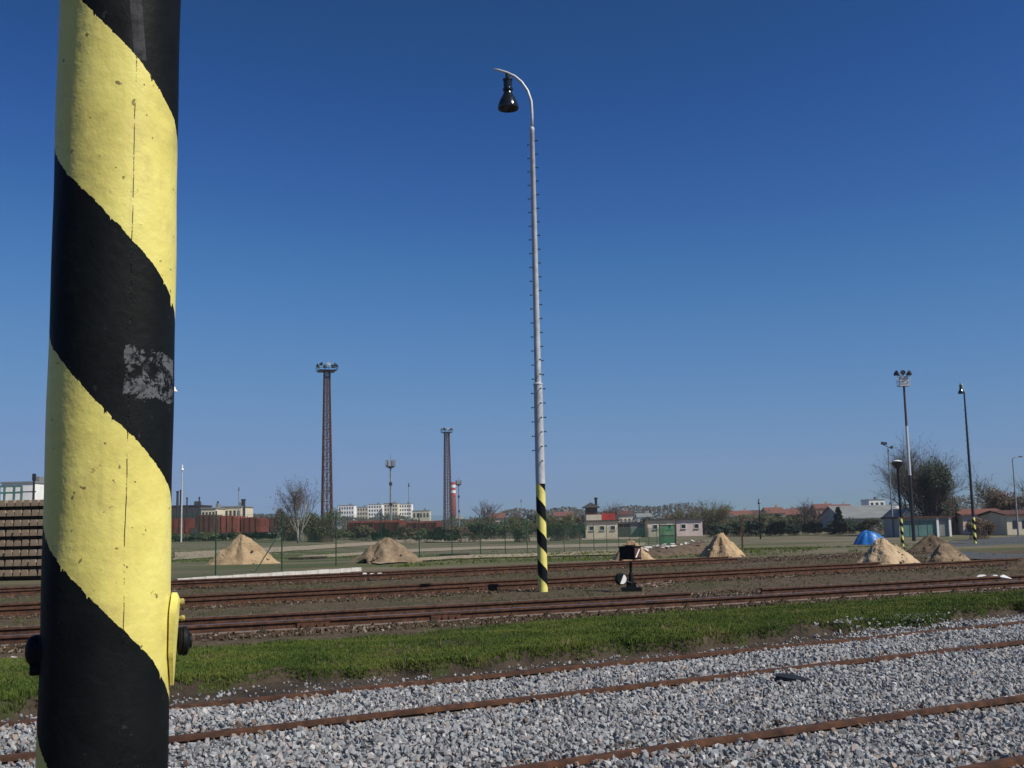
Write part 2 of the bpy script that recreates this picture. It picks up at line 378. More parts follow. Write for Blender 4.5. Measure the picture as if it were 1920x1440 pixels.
    h = t.math('ADD', t.math('MULTIPLY', t.noise(v, 40, 4, .6), .5), t.math('MULTIPLY', t.noise(v, 9, 3), .6))
    if near: h = t.math('SUBTRACT', t.math('SUBTRACT', h, t.math('MULTIPLY', seam, .6)), t.math('MULTIPLY', blk, .35))
    t.bump(h, .6 if near else .2, .006 if near else .004)
    t.val(t.b.inputs['Specular IOR Level'], t.math('MULTIPLY_ADD', blk, -.2, .32))
    return t.out(c, t.math('MULTIPLY_ADD', blk, .12, rough), metal)

# ================================================================== GROUND
def build_ground():
    xs = sorted(set([-3000, -1500, -800, -500, -350, -250, -180] + list(range(-130, 131, 4)) + [180, 250, 350, 500, 800, 1500, 3000]))
    ys = sorted(set([-800, -300, -100, -40, -15] + list(range(-8, 132, 4)) + [140, 160, 190, 230, 300, 420, 600, 1000, 1800, 4000]))
    mb = MB(); nx = len(xs)
    rnd = random.Random(3)
    for y in ys:
        for x in xs:
            mb.v.append((x, y, gz(x, y) - .03 + (rnd.uniform(-.02, .015) if y > 30 else 0)))
    for j in range(len(ys) - 1):
        for i in range(nx - 1):
            a = j * nx + i; mb.f.append((a, a + 1, a + nx + 1, a + nx))
    struct(mb.build('ground', M['ground'], smooth=True))
build_ground()

def sheet(name, top, bot, mt, dz, seed=0, jit=.15, rows=3, sub=14):
    """strip of ground between two pixel polylines, laid on the terrain with ragged edges"""
    rnd = random.Random(seed)
    def dense(pl):
        out = []
        for (a, b) in zip(pl[:-1], pl[1:]):
            for k in range(sub): t = k / sub; out.append((a[0] + (b[0] - a[0]) * t, a[1] + (b[1] - a[1]) * t))
        return out + [pl[-1]]
    A = [GT(*p) for p in dense(top)]; Bm = [GT(*p) for p in dense(bot)]
    mb = MB(); n = len(A)
    assert len(A) == len(Bm)
    for k in range(rows + 1):
        t = k / rows
        for i in range(n):
            p = A[i].lerp(Bm[i], t); j = jit if k in (0, rows) else jit * .5
            x, y = p.x + rnd.uniform(-j, j), p.y + rnd.uniform(-j, j) * 1.5
            mb.v.append((x, y, gz(x, y) + dz))
    for k in range(rows):
        for i in range(n - 1):
            a = k * n + i; mb.f.append((a, a + n, a + n + 1, a + 1))
    return struct(mb.build(name, mt, smooth=True))

sheet('path', [(330, 1036), (640, 1020), (760, 1012), (1000, 1008), (1200, 1006)], [(330, 1050), (640, 1026), (760, 1018), (1000, 1014), (1200, 1011)], M['path_dirt'], .02, 1, .3)
sheet('path', [(560, 1043), (760, 1030), (900, 1025), (1060, 1021), (1210, 1017)], [(560, 1049), (760, 1036), (900, 1030), (1060, 1027), (1210, 1024)], M['path_dirt'], .02, 2, .3)
sheet('path', [(700, 1052), (860, 1042), (1000, 1038), (1160, 1030), (1240, 1025)], [(700, 1058), (860, 1048), (1000, 1044), (1160, 1040), (1240, 1034)], M['path_dirt'], .024, 3, .25)
sheet('road', [(1770, 1018), (1850, 1010), (1925, 1005), (2040, 1000)], [(1740, 1047), (1850, 1050), (1925, 1048), (2080, 1044)], M['asphalt'], .03, 4, .08)

# ------------------------------------------------------------------ near tracks frame
S1, S2 = .5436, .587                       # slopes of the two near tracks
def line_y(c, s, x): return c + s * x
ZC, AC = 5.21, 6.88                        # y at x = 0 of the rails
BC, CC = 9.50, 11.16
def railprof(top, hgt, wob=None):
    # half widths and heights of a flat-bottomed rail, z measured from the top of the head
    return [(-.034, 0), (.034, 0), (.036, -.012), (.036, -.035), (.010, -.05), (.010, -.118), (.062, -.136), (.062, -.15), (-.062, -.15), (-.062, -.136), (-.010, -.118), (-.010, -.05), (-.036, -.035), (-.036, -.012)]
def rail_mesh(pts, sub=1.2, seed=0, wob=.004):
    """rail along a world polyline (points on the top of the head)"""
    rnd = random.Random(seed); prof = railprof(0, 0); out = []
    pts = [Vector(p) for p in pts]
    for a, b in zip(pts[:-1], pts[1:]):
        n = max(1, int((b - a).length / sub))
        for k in range(n): out.append(a.lerp(b, k / n))
    out.append(pts[-1]); mb = MB(); n = len(prof)
    for i, p in enumerate(out):
        t = (out[min(i + 1, len(out) - 1)] - out[max(0, i - 1)]); t.z = 0; t.normalize(); s = Vector((t.y, -t.x, 0))
        q = p + s * rnd.uniform(-wob, wob) + Vector((0, 0, rnd.uniform(-wob, wob)))
        for x, z in prof: mb.v.append(tuple(q + s * x + Vector((0, 0, z))))
    for i in range(len(out) - 1):
        for k in range(n):
            mb.f.append((i * n + k, i * n + (k + 1) % n, (i + 1) * n + (k + 1) % n, (i + 1) * n + k))
    mb.f += [tuple(range(n - 1, -1, -1)), tuple(range((len(out) - 1) * n, len(out) * n))]
    return mb
def track(label, rails, mt, sleepers=None, plates=()):
    mid = Vector(rails[0][0]).lerp(Vector(rails[0][-1]), .5); mid.z = 0
    t = thing('railway_track', label, 'railway track', mid, group='tracks across the yard')
    for i, r in enumerate(rails):
        mb = rail_mesh([Vector(p) - mid for p in r], seed=i + int(abs(mid.y) * 7))
        mb.build('rail', mt[i] if isinstance(mt, list) else mt, t, autos=35)
    for p, d in plates:                    # fishplates bolted over the joints
        d = Vector(d).normalized(); a = math.atan2(d.y, d.x); mb = MB(); p = Vector(p) - mid
        s = Vector((d.y, -d.x, 0))
        mb.box(p + s * .022 + Vector((0, 0, -.085)), (.5, .02, .075), a)
        mb.box(p - s * .022 + Vector((0, 0, -.085)), (.5, .02, .075), a)
        for k in (-.18, -.06, .06, .18): mb.tube(p + d * k + s * .03 + Vector((0, 0, -.085)), p + d * k + s * .055 + Vector((0, 0, -.085)), .016, n=6)
        mb.build('fishplate', M['rust'], t)
    if sleepers:
        a, b, zt, gap = sleepers           # centre line ends
        a = Vector(a); b = Vector(b); d = (b - a); L = d.length; d.normalize(); rz = math.atan2(d.y, d.x)
        sm = None; rnd = random.Random(int(L * 10)); k = 0.2
        while k < L:
            p = a + d * k - mid; p.z = zt - .07 + rnd.uniform(-.012, .012)
            if sm is None:
                mb = MB().box((0, 0, 0), (.25, 2.5, .14))
                for s_ in (-.735, .735):
                    mb.box((0, s_, .078), (.16, .30, .02))
                    for e in (-.1, .1): mb.box((0, s_ + e, .10), (.07, .05, .035)); mb.tube((0, s_ + e, .10), (0, s_ + e, .15), .014, n=6)
                o = mb.build('sleeper', M['sleeper_wood'], t); sm = o.data
            else: o = mk('sleeper', sm, None, t)
            o.location = p; o.rotation_euler = (0, 0, rz + rnd.uniform(-.02, .02)); k += gap + rnd.uniform(-.03, .03)
    return t
def rl(c, s, x0, x1, z, n=3):
    return [(x0 + (x1 - x0) * k / n, c + s * (x0 + (x1 - x0) * k / n), z) for k in range(n + 1)]
track('rusty track wholly buried in grey ballast, on the side of the thick striped pole', [rl(ZC, S1, -7, 14, .05), rl(AC, S1, -7, 14, .05)], M['rail'])
track('rusty track along the ballast edge, its far rail running under the grass bank', [rl(BC, S2, -10, 17, .055), rl(CC, S2, -10, 17, .05)], M['rail'])

def pxline(pts, z, ext0=6, ext1=6):        # straight fit through ground points of pixels, extended past both ends
    g = np.array([list(G(a, b, z)) for a, b in pts]); s, c = np.polyfit(g[:, 0], g[:, 1], 1)
    x0, x1 = g[:, 0].min() - ext0, g[:, 0].max() + ext1
    return [(x, c + s * x, z) for x in np.linspace(x0, x1, 5)], s, c
ZR = .13
T3N, s3, c3 = pxline([(0, 1192), (330, 1176), (810, 1147), (1240, 1125), (1600, 1104), (1920, 1089)], ZR)
x_end = G(1290, 1108, ZR).x; x_beg = G(1405, 1097, ZR).x
o3 = 1.5 * math.sqrt(1 + s3 * s3)
T3F1 = [(x, c3 + o3 + s3 * x, ZR) for x in np.linspace(-13, x_end, 5)]
T3F2 = [(x, c3 + o3 + .02 + s3 * x, ZR) for x in np.linspace(x_beg, 17, 4)]
T4N, s4, c4 = pxline([(0, 1148), (330, 1127), (900, 1091), (1240, 1073), (1600, 1062), (1920, 1050)], ZR)
o4 = 1.5 * math.sqrt(1 + s4 * s4)
T4F = [(x, c4 + o4 + s4 * x, ZR) for x in np.linspace(-16, G(1600, 1048, ZR).x, 5)]
T5N, s5, c5 = pxline([(0, 1106), (330, 1094), (900, 1065), (1240, 1053)], ZR, 5, 3)
o5 = 1.5 * math.sqrt(1 + s5 * s5)
T5F = [(x, y + o5, z) for x, y, z in T5N]
def cl(line, o, s): return (line[0][0], line[0][1] + o / 2, 0), (line[-1][0], line[-1][1] + o / 2, 0)
dd = (1, s3, 0)
pl = [((G(x, 1140, ZR).x, c3 + s3 * G(x, 1140, ZR).x, ZR), dd) for x in (630, 840)]
track('track with one bright worn rail along the far edge of the grass bank', [T3N, T3F1, T3F2], [M['rail_used'], M['rail_semi'], M['rail_semi']], (*cl(T3N, o3, s3), -.022, .68), pl)
track('rusty track just behind the tall lamp, ending under the pale sand heap', [T4N, T4F], M['rail'], (*cl(T4N, o4, s4), -.025, .70), [((G(900, 1092, ZR).x, c4 + s4 * G(900, 1092, ZR).x, ZR), (1, s4, 0))])
track('farthest rusty track, beside the pale kerb and green fence', [T5N, T5F], M['rail'], (*cl(T5N, o5, s5), -.025, .72))

def trackbed(c, s, o, x0, x1, seed):
    mb = MB(); xs = np.arange(x0, x1, .25); rnd = random.Random(seed); n = 9
    for x in xs:
        w0 = .62 + .22 * math.sin(x * 1.3 + seed) + rnd.uniform(-.07, .07); w1 = .62 + .22 * math.sin(x * 1.1 + seed * 2) + rnd.uniform(-.07, .07)
        for k in range(n):
            t_ = k / (n - 1); y = c + s * x - w0 + (o + w0 + w1) * t_; mb.v.append((x, y, -.022 + (rnd.uniform(0, .014) if 0 < k < n - 1 else -.012)))
    for i in range(len(xs) - 1):
        for k in range(n - 1): a = i * n + k; mb.f.append((a, a + n, a + n + 1, a + 1))
    struct(mb.build('trackbed', M['trackbed'], smooth=True))
trackbed(c3, s3, o3, -14, 18, 1); trackbed(c4, s4, o4, -18, 18, 2); trackbed(c5, s5, o5, -20, 10, 3)

# kerb behind the last track and white bits
def kerb():
    a = G(330, 1083.5, .12); b = G(675, 1063, .12); d = b - a; n = 15
    t = thing('kerb', 'low pale concrete kerb of uneven slabs beside the farthest track', 'kerb', (a.x, a.y, 0))
    for k in range(n):
        p = a.lerp(b, (k + .5) / n) - a; MB().box((p.x, p.y, .05 + (k % 3) * .006 - .02), (d.length / n - .012, .16, .13), math.atan2(d.y, d.x) + (k % 3 - 1) * .006).build('slab', M['kerb'], t)
kerb()

# ------------------------------------------------------------------ ballast sheet, bank
def vperp(x, y): return (y - S2 * x)       # offset along y of the near frame
struct(MB().add([(-10, 3.4 - 10 * S1 + 1.0, .0), (17, 3.4 + 17 * S1 - 1.0, 0), (17, CC + 17 * S2 + .05, 0), (-10, CC - 10 * S2 + .05, 0)], [(0, 1, 2, 3)]).build('ballast_bed', M['ballast_base']))

LOW = [(-160, 1364), (0, 1336), (330, 1296), (560, 1276), (800, 1257), (1000, 1243), (1200, 1225), (1400, 1204), (1600, 1181), (1750, 1166), (1920, 1146), (2100, 1128)]
UPP = [(-160, 1246), (0, 1236), (330, 1218), (560, 1203), (800, 1184), (1000, 1168), (1200, 1153), (1400, 1139), (1600, 1126), (1750, 1117), (1920, 1108), (2100, 1098)]
def interp(pl, x):
    for a, b in zip(pl[:-1], pl[1:]):
        if a[0] <= x <= b[0]: return a[1] + (b[1] - a[1]) * (x - a[0]) / (b[0] - a[0])
    return pl[0][1] if x < pl[0][0] else pl[-1][1]
lowg = [G(*p, .05) for p in LOW]; uppg = [G(*p, .05) for p in UPP]
LX = np.array([p.x for p in lowg]); LY = np.array([p.y for p in lowg]); UX = np.array([p.x for p in uppg]); UY = np.array([p.y for p in uppg])
def bank_edges(x):
    rag = .16 * math.sin(x * 2.1) + .10 * math.sin(x * 5.3 + 1) + .06 * math.sin(x * 11 + 2)
    return float(np.interp(x, LX, LY)) + rag, float(np.interp(x, UX, UY)) + .12 * math.sin(x * 1.7 + 2) + .06 * math.sin(x * 6)
def bank_h(x, y):
    a, b = bank_edges(x); 
    if y < a - .12 or y > b + .25: return -1
    t = (y - a) / max(.1, b - a)
    hmax = .16 + .03 * math.sin(x * .9)
    return hmax * ss(-.10, .04, y - a) * (1 - .75 * ss(.35, 1.0, t)) - .02 * ss(1, 1.2, t) + .02 * math.sin(x * 3 + y * 2) * math.sin(y * 4.1)
def build_bank():
    mb = MB(); xs = np.arange(-9.5, 18.2, .09); n = 34; rnd = random.Random(9)
    for x in xs:
        a, b = bank_edges(x)
        for k in range(n):
            t = k / (n - 1); y = a - .12 + (b + .25 - a + .12) * (t ** 1.35)
            mb.v.append((x, y, max(bank_h(x, y), -.02) + rnd.uniform(-.008, .008) + (-.025 if k in (0, n - 1) else 0)))
    for i in range(len(xs) - 1):
        for k in range(n - 1):
            a = i * n + k; mb.f.append((a, a + n, a + n + 1, a + 1))
    o = struct(mb.build('grass_bank', M['bank'], smooth=True)); o.data.materials.append(M['soil'])
    mi = [1 if (k < 4 + 2.5 * math.sin(i * .31) + 2 * math.sin(i * .83) or k > n - 4) else 0 for i in range(len(xs) - 1) for k in range(n - 1)]
    o.data.polygons.foreach_set('material_index', mi)
    # bare soil between the far rail and the bank
    mb = MB(); xs = np.arange(-9.5, 18.2, .15)
    for x in xs:
        a, b = bank_edges(x); y0 = CC + S2 * x - .02
        for k in range(5):
            y = y0 + (max(a + .1, y0 + .2) - y0) * k / 4; mb.v.append((x, y, .012 + .015 * k / 4 + rnd.uniform(-.012, .012)))
    for i in range(len(xs) - 1):
        for k in range(4):
            a = i * 5 + k; mb.f.append((a, a + 5, a + 6, a + 1))
    struct(mb.build('soil_strip', M['soil'], smooth=True))
build_bank()

# ------------------------------------------------------------------ scatters
def hull_stone(seed):
    rnd = random.Random(seed); bm = bmesh.new(); sx, sy, sz = rnd.uniform(.75, 1.15), rnd.uniform(.6, .9), rnd.uniform(.45, .75)
    for _ in range(11):
        v = Vector((rnd.gauss(0, 1), rnd.gauss(0, 1), rnd.gauss(0, 1))).normalized() * rnd.uniform(.8, 1.05)
        bm.verts.new((v.x * sx, v.y * sy, v.z * sz))
    r = bmesh.ops.convex_hull(bm, input=bm.verts)
    bmesh.ops.delete(bm, geom=[g for g in r['geom_interior'] if isinstance(g, bmesh.types.BMVert)], context='VERTS')
    bmesh.ops.recalc_face_normals(bm, faces=bm.faces)
    me = bpy.data.meshes.new('stone'); bm.to_mesh(me); bm.free(); return me
def tuft_mesh(seed, n=13, h=1.0, spread=.55, wd=.055):
    rnd = random.Random(seed); mb = MB()
    for _ in range(n):
        a = rnd.uniform(0, 6.28); r = rnd.uniform(0, spread); b = Vector((r * math.cos(a), r * math.sin(a), -.1))
        l = h * rnd.uniform(.5, 1.1); ln = Vector((math.cos(a + rnd.uniform(-1, 1)), math.sin(a + rnd.uniform(-1, 1)), 0)) * rnd.uniform(.1, .6)
        s = Vector((-math.sin(a), math.cos(a), 0)); s.rotate(Matrix.Rotation(rnd.uniform(-1.2, 1.2), 3, 'Z')); s *= wd
        m = b + ln * l * .35 + Vector((0, 0, l * .6)); e = b + ln * l + Vector((0, 0, l))
        mb.add([b - s, b + s, m + s * .8, m - s * .8, e], [(0, 1, 2, 3), (3, 2, 4)])
    me = bpy.data.meshes.new('tuft'); me.from_pydata(mb.v, [], mb.f); return me
def lib(name, meshes, mt):
    c = bpy.data.collections.new(name)
    for me in meshes:
        me.materials.append(mt); o = bpy.data.objects.new(name, me); c.objects.link(o)
    return c
def scatter(name, pts, scales, coll, tilt, seed=0):
    me = bpy.data.meshes.new(name); me.from_pydata([tuple(p) for p in pts], [], [])
    at = me.attributes.new('sz', 'FLOAT', 'POINT'); at.data.foreach_set('value', np.array(scales, dtype=np.float32))
    o = bpy.data.objects.new(name, me); COL.objects.link(o); o['kind'] = 'stuff'
    ng = bpy.data.node_groups.new(name, 'GeometryNodeTree')
    ng.interface.new_socket('Geometry', in_out='INPUT', socket_type='NodeSocketGeometry'); ng.interface.new_socket('Geometry', in_out='OUTPUT', socket_type='NodeSocketGeometry')
    N = ng.nodes; L = ng.links
    gi = N.new('NodeGroupInput'); go = N.new('NodeGroupOutput'); ip = N.new('GeometryNodeInstanceOnPoints'); ci = N.new('GeometryNodeCollectionInfo')
    ci.inputs['Collection'].default_value = coll; ci.inputs['Separate Children'].default_value = True; ci.inputs['Reset Children'].default_value = True
    rv = N.new('FunctionNodeRandomValue'); rv.data_type = 'FLOAT_VECTOR'
    rv.inputs[0].default_value = (-tilt, -tilt, 0); rv.inputs[1].default_value = (tilt, tilt, 6.283); rv.inputs['Seed'].default_value = seed
    na = N.new('GeometryNodeInputNamedAttribute'); na.data_type = 'FLOAT'; na.inputs['Name'].default_value = 'sz'
    L.new(gi.outputs[0], ip.inputs['Points']); L.new(ci.outputs[0], ip.inputs['Instance']); ip.inputs['Pick Instance'].default_value = True
    L.new(rv.outputs[0], ip.inputs['Rotation']); L.new(na.outputs[0], ip.inputs['Scale']); L.new(ip.outputs[0], go.inputs[0])
    md = o.modifiers.new('scatter', 'NODES'); md.node_group = ng
    return o
F3, R3, U3 = tuple(_F), tuple(CR), tuple(CU)
def inview(x, y, z=0, mx=140, my=140):
    z -= CAMH; d = y * F3[1] + z * F3[2]
    if d < .3: return False
    px = 960 + FPX * (x * R3[0] + y * R3[1] + z * R3[2]) / d; py = 720 - FPX * (x * U3[0] + y * U3[1] + z * U3[2]) / d
    return -mx < px < 1920 + mx and py < 1440 + my

stones = lib('stone', [hull_stone(i) for i in range(9)], M['stone'])
def nz(x, y): return math.sin(x * 1.3 + math.sin(y * 1.7)) * .5 + math.sin(y * 2.3 + x * .7 + 1) * .35 + math.sin(x * 4.1 - y * 3.3) * .25
rusty_stones = lib('rusty_stone', [hull_stone(70 + i) for i in range(5)], M['rusty_stone'])
def scatter_ballast():
    rnd = random.Random(5); pts = []; sc = []; rp = []; rsz = []
    g = .036; x = -10
    rails = [(ZC, S1), (AC, S1), (BC, S2), (CC, S2)]
    while x < 16.5:
        y = 3.0
        yend = CC + S2 * x + .03
        while y < yend:
            xx = x + rnd.uniform(-.5, .5) * g; yy = y + rnd.uniform(-.5, .5) * g * 1.0
            if inview(xx, yy, 0, 160, 160):
                dm = min(abs(yy - c - s * xx) * .87 for c, s in rails)
                if dm > .052 and yy < CC + S2 * xx - .04:
                    r = rnd.choice((.4, .55, .7, .85, 1, 1, 1.15, 1.35, 1.6)) * .0245
                    hgt = .012 + .02 * math.sin(xx * 1.3 + yy) * math.sin(yy * 1.9) + (.012 if dm > .25 else -.004) + rnd.uniform(-.012, .014)
                    if rnd.random() < (.42 if dm < .13 else .16 if dm < .28 else .02 + .03 * (nz(xx * .8, yy * .8) > .3)): rp.append((xx, yy, hgt)); rsz.append(r)
                    else: pts.append((xx, yy, hgt)); sc.append(r)
            y += g
        x += g
    # strays on the soil and the gravel spilled on the bank at the right
    for _ in range(1500):
        xx = rnd.uniform(-9, 16); a, b = bank_edges(xx); y0 = CC + S2 * xx
        if a > y0 + .1 and inview(xx, y0): pts.append((xx, rnd.uniform(y0 + .05, a), .03)); sc.append(rnd.uniform(.010, .026))
    for (cx, cy, rx, ry, n) in ((1700, 1172, .9, .45, 420), (1890, 1162, 1.0, .45, 420), (1640, 1190, .7, .25, 120), (1600, 1180, .6, .35, 60)):
        c = G(cx, cy, .05)
        for _ in range(n):
            xx = c.x + rnd.gauss(0, rx * .5); yy = c.y + S2 * (xx - c.x) + rnd.gauss(0, ry * .5)
            pts.append((xx, yy, max(bank_h(xx, yy), 0.02) + .012)); sc.append(rnd.uniform(.018, .038))
    o = scatter('rust_stained_stones', rp, rsz, rusty_stones, 3.14, 8); tag(o, 'rust stained brown stones in the ballast along the near rails', 'gravel')
    return scatter('ballast_stones', pts, sc, stones, 3.14, 2)
ob = scatter_ballast(); tag(ob, 'grey and pinkish crushed stone ballast between the near rusty rails', 'gravel')
old_stones = lib('old_stone', [hull_stone(50 + i) for i in range(5)], M['old_stone'])
def scatter_old():
    rnd = random.Random(6); pts = []; sc = []
    for c_, s_, o_, n in ((c3, s3, o3, 22000), (c4, s4, o4, 16000), (c5, s5, o5, 9000)):
        for _ in range(n):
            xx = rnd.uniform(-14, 17); yy = c_ + s_ * xx + rnd.uniform(-1.0, o_ + 1.9)
            if inview(xx, yy): pts.append((xx, yy, rnd.uniform(-.035, .0))); sc.append(rnd.uniform(.018, .048))
    o = scatter('old_ballast', pts, sc, old_stones, 3.14, 3); tag(o, 'brown weathered ballast stones along the far rusty tracks', 'gravel')
scatter_old()

tufts = lib('tuft', [tuft_mesh(i) for i in range(6)], M['grass'])
dtufts = lib('dry_tuft', [tuft_mesh(40 + i, 10, 1.0, .4, .04) for i in range(5)], M['dry_grass'])
def scatter_grass():
    rnd = random.Random(11); pts = []; sc = []
    for _ in range(130000):
        x = rnd.uniform(-9, 17.5); a, b = bank_edges(x); y = rnd.uniform(a - .05, b + .1) if rnd.random() < .88 else a + abs(rnd.gauss(0, .16)) - .04
        h = bank_h(x, y)
        if h < -.5 or not inview(x, y): continue
        t = (y - a) / (b - a)
        if rnd.random() > (1.0 if t > .06 else .6) * (1 if t < .85 else max(.08, (1.1 - t) * 4)): continue
        q = nz(x, y)
        if q < -.6 and rnd.random() < .5: continue
        pts.append((x, y, h)); sc.append(rnd.uniform(.026, .048) * (1 + .45 * max(-.4, q)))
    o = scatter('grass', pts, sc, tufts, .25, 4); tag(o, 'short bright green grass covering the bank beyond the ballast', 'grass')
    pts = []; sc = []
    for _ in range(9000):                   # straw and taller weeds in the grass
        x = rnd.uniform(-9, 17.5); a, b = bank_edges(x); y = rnd.uniform(a - .05, b + .15); h = bank_h(x, y); q = nz(x * 1.7 + 3, y * 1.9)
        if h < -.5 or not inview(x, y) or rnd.random() > .10 + .8 * max(0, q - .1) + (.5 if y > b - .35 or y < a + .12 else 0): continue
        pts.append((x, y, h)); sc.append(rnd.choice((.04, .05, .06, .07, .10)) * rnd.uniform(.8, 1.2))
    o = scatter('straw', pts, sc, dtufts, .35, 7); tag(o, 'pale dead straw and weeds mixed into the grass bank', 'weeds')
    pts = []; sc = []
    for _ in range(14000):                  # weeds between the tracks
        x = rnd.uniform(-15, 18); y = c3 + s3 * x + rnd.uniform(-.9, 17)
        if not inview(x, y): continue
        on = False
        for c_, s_, o_ in ((c3, s3, o3), (c4, s4, o4), (c5, s5, o5)):
            d = y - c_ - s_ * x
            if -.1 < d < o_ + .1: on = True
        q = nz(x * .5, y * .5)
        if rnd.random() > (.15 if on else .65) * (.35 + max(0, q + .5)): continue
        pts.append((x, y, gz(x, y) - .03)); sc.append(rnd.uniform(.04, .09))
    o = scatter('weeds', pts, sc, dtufts, .25, 5); tag(o, 'dry olive weeds sprouting between the far tracks', 'weeds')
    pts = []; sc = []
    for _ in range(16000):                  # rough grass on the field
        y = 38 + 75 * rnd.random() ** 1.4; x = rnd.uniform(-.5, .5) * y * 1.1
        if y - .35 * x < 43 or nz(x * .16, y * .1) < -.1: continue
        pts.append((x, y, gz(x, y) - .03)); sc.append(rnd.uniform(.07, .15))
    o = scatter('field_grass', pts, sc, tufts, .25, 6); tag(o, 'patchy rough grass on the field behind the fence', 'grass')
scatter_grass()

# ================================================================== NEAR STRIPED POLE
def near_pole():
    rad = .105; Yp = 1.93
    ax = P(203, 1000, Yp); dh = math.hypot(ax.x, ax.y) - rad
    def zat(px, py):
        d = ray(px, py); return CAMH + dh * d.z / math.hypot(d.x, d.y)
    zb = [zat(225, 68), zat(216, 416), zat(208, 778), zat(200, 1146)]   # stripe edges along the front
    per = ((zb[0] - zb[2]) + (zb[1] - zb[3])) / 2
    z0 = (zb[2] + zb[0] - per) / 2 if False else zb[2]
    duty = (zb[1] - zb[2]) / per
    za, zt = zat(210, 742), zat(210, 648)
    sm = stripe_mat('pole_stripe_paint', per, z0, None, duty, True, (.17, 1.28, za, zt, zat(226, 105), 9))
    rz = math.atan2(ax.x, ax.y) * -1        # local -Y faces the camera
    t = thing('striped_pole', 'thick pole with peeling yellow and black spiral stripes beside the ballast', 'pole', (ax.x, ax.y, 0), rz)
    mb = MB(); n = 96; H = 6.2; rnd = random.Random(1)
    zs = np.linspace(-.03, H, 260); 
    for z in zs:
        for k in range(n):
            a = 2 * math.pi * k / n
            r = rad + .0009 * math.sin(3 * a + z * 2.1) + .0006 * math.sin(7 * a - z * 9) + .0005 * math.sin(z * 23 + a * 2)
            mb.v.append((r * math.cos(a), r * math.sin(a), z))
    for i in range(len(zs) - 1):
        for k in range(n): mb.f.append((i * n + k, i * n + (k + 1) % n, (i + 1) * n + (k + 1) % n, (i + 1) * n + k))
    mb.f.append(tuple(range((len(zs) - 1) * n, len(zs) * n)))
    mb.build('shaft', sm, t, smooth=True)
    # hinged cover plate on the right, its bolt, and the knob that closes it
    zc = zat(320, 1205); zu = zat(320, 1118); zl = zat(320, 1298)
    mb = MB(); th_ = .006
    prof = []
    m = 22
    zz = np.linspace(zl, zu, m)
    for i, z in enumerate(zz):
        q = (z - zl) / (zu - zl); bul = .004 + .009 * q * min(1, (1 - q) * 9 + .35)
        half = .034 * (1 - max(0, (q - .75) / .25) ** 2 * .5) * (.55 + .45 * min(1, q * 3))
        for rr in (rad + .0035, rad + .0045 + bul):
            for a in (-half, -half * .5, 0, half * .5, half):
                an = a / rad - R(2)
                mb.v.append((rr * math.cos(an), rr * math.sin(an), z))
    for i in range(m - 1):
        for j in range(10):
            if j in (4, 9): continue
            a = i * 10 + j; mb.f.append((a, a + 1, a + 11, a + 10) if j >= 5 else (a, a + 10, a + 11, a + 1))
        for j0, j1 in ((0, 5), (9, 4)):
            a = i * 10; mb.f.append((a + j0, a + j1, a + j1 + 10, a + j0 + 10))
    mb.f += [tuple([0, 1, 2, 3, 4, 9, 8, 7, 6, 5]), tuple((m - 1) * 10 + i for i in (5, 6, 7, 8, 9, 4, 3, 2, 1, 0))]
    cp = mb.build('cover_plate', sm, t, autos=40)
    rot = Matrix.Rotation(R(90), 3, 'Y')
    zk = zat(338, 1215)
    mb = MB().lathe([(.010, -.03), (.011, .004), (.022, .005), (.0255, .009), (.0235, .0115), (.026, .014), (.0245, .020), (.016, .024), (.013, .0245), (.012, .028), (.004, .0285)], (rad + .010, .012, zk), 24, rot)
    mb.build('knob', M['black_paint'], t, autos=30)
    MB().lathe([(.0045, -.03), (.0065, 0), (.0068, .003), (.0055, .006), (.003, .007)], (rad + .017, -.006, zat(338, 1136)), 12, rot).build('bolt', M['dirty_yellow'], t, autos=30)
    MB().lathe([(.004, -.03), (.0040, .004), (.0055, .005), (.005, .010), (.0026, .0115)], (rad + .014, -.002, zat(342, 1168)), 10, rot).build('bolt', M['dirty_yellow'], t, autos=30)
    # domed nut with a washer on the left
    rot2 = Matrix.Rotation(R(-90), 3, 'Y'); zn = zat(70, 1232)
    MB().lathe([(.033, -.012), (.034, -.004), (.033, .0), (.026, .002), (.026, .009), (.0235, .016), (.017, .021), (.008, .0235), (.002, .024)], (-rad + .002, 0, zn), 22, rot2).build('domed_nut', M['black_paint'], t, autos=35)
    MB().lathe([(.010, -.01), (.010, .010), (.0085, .013)], (-rad, -.01, zat(75, 1268)), 10, rot2).build('bolt', M['black_paint'], t, autos=30)
    return t
near_pole()

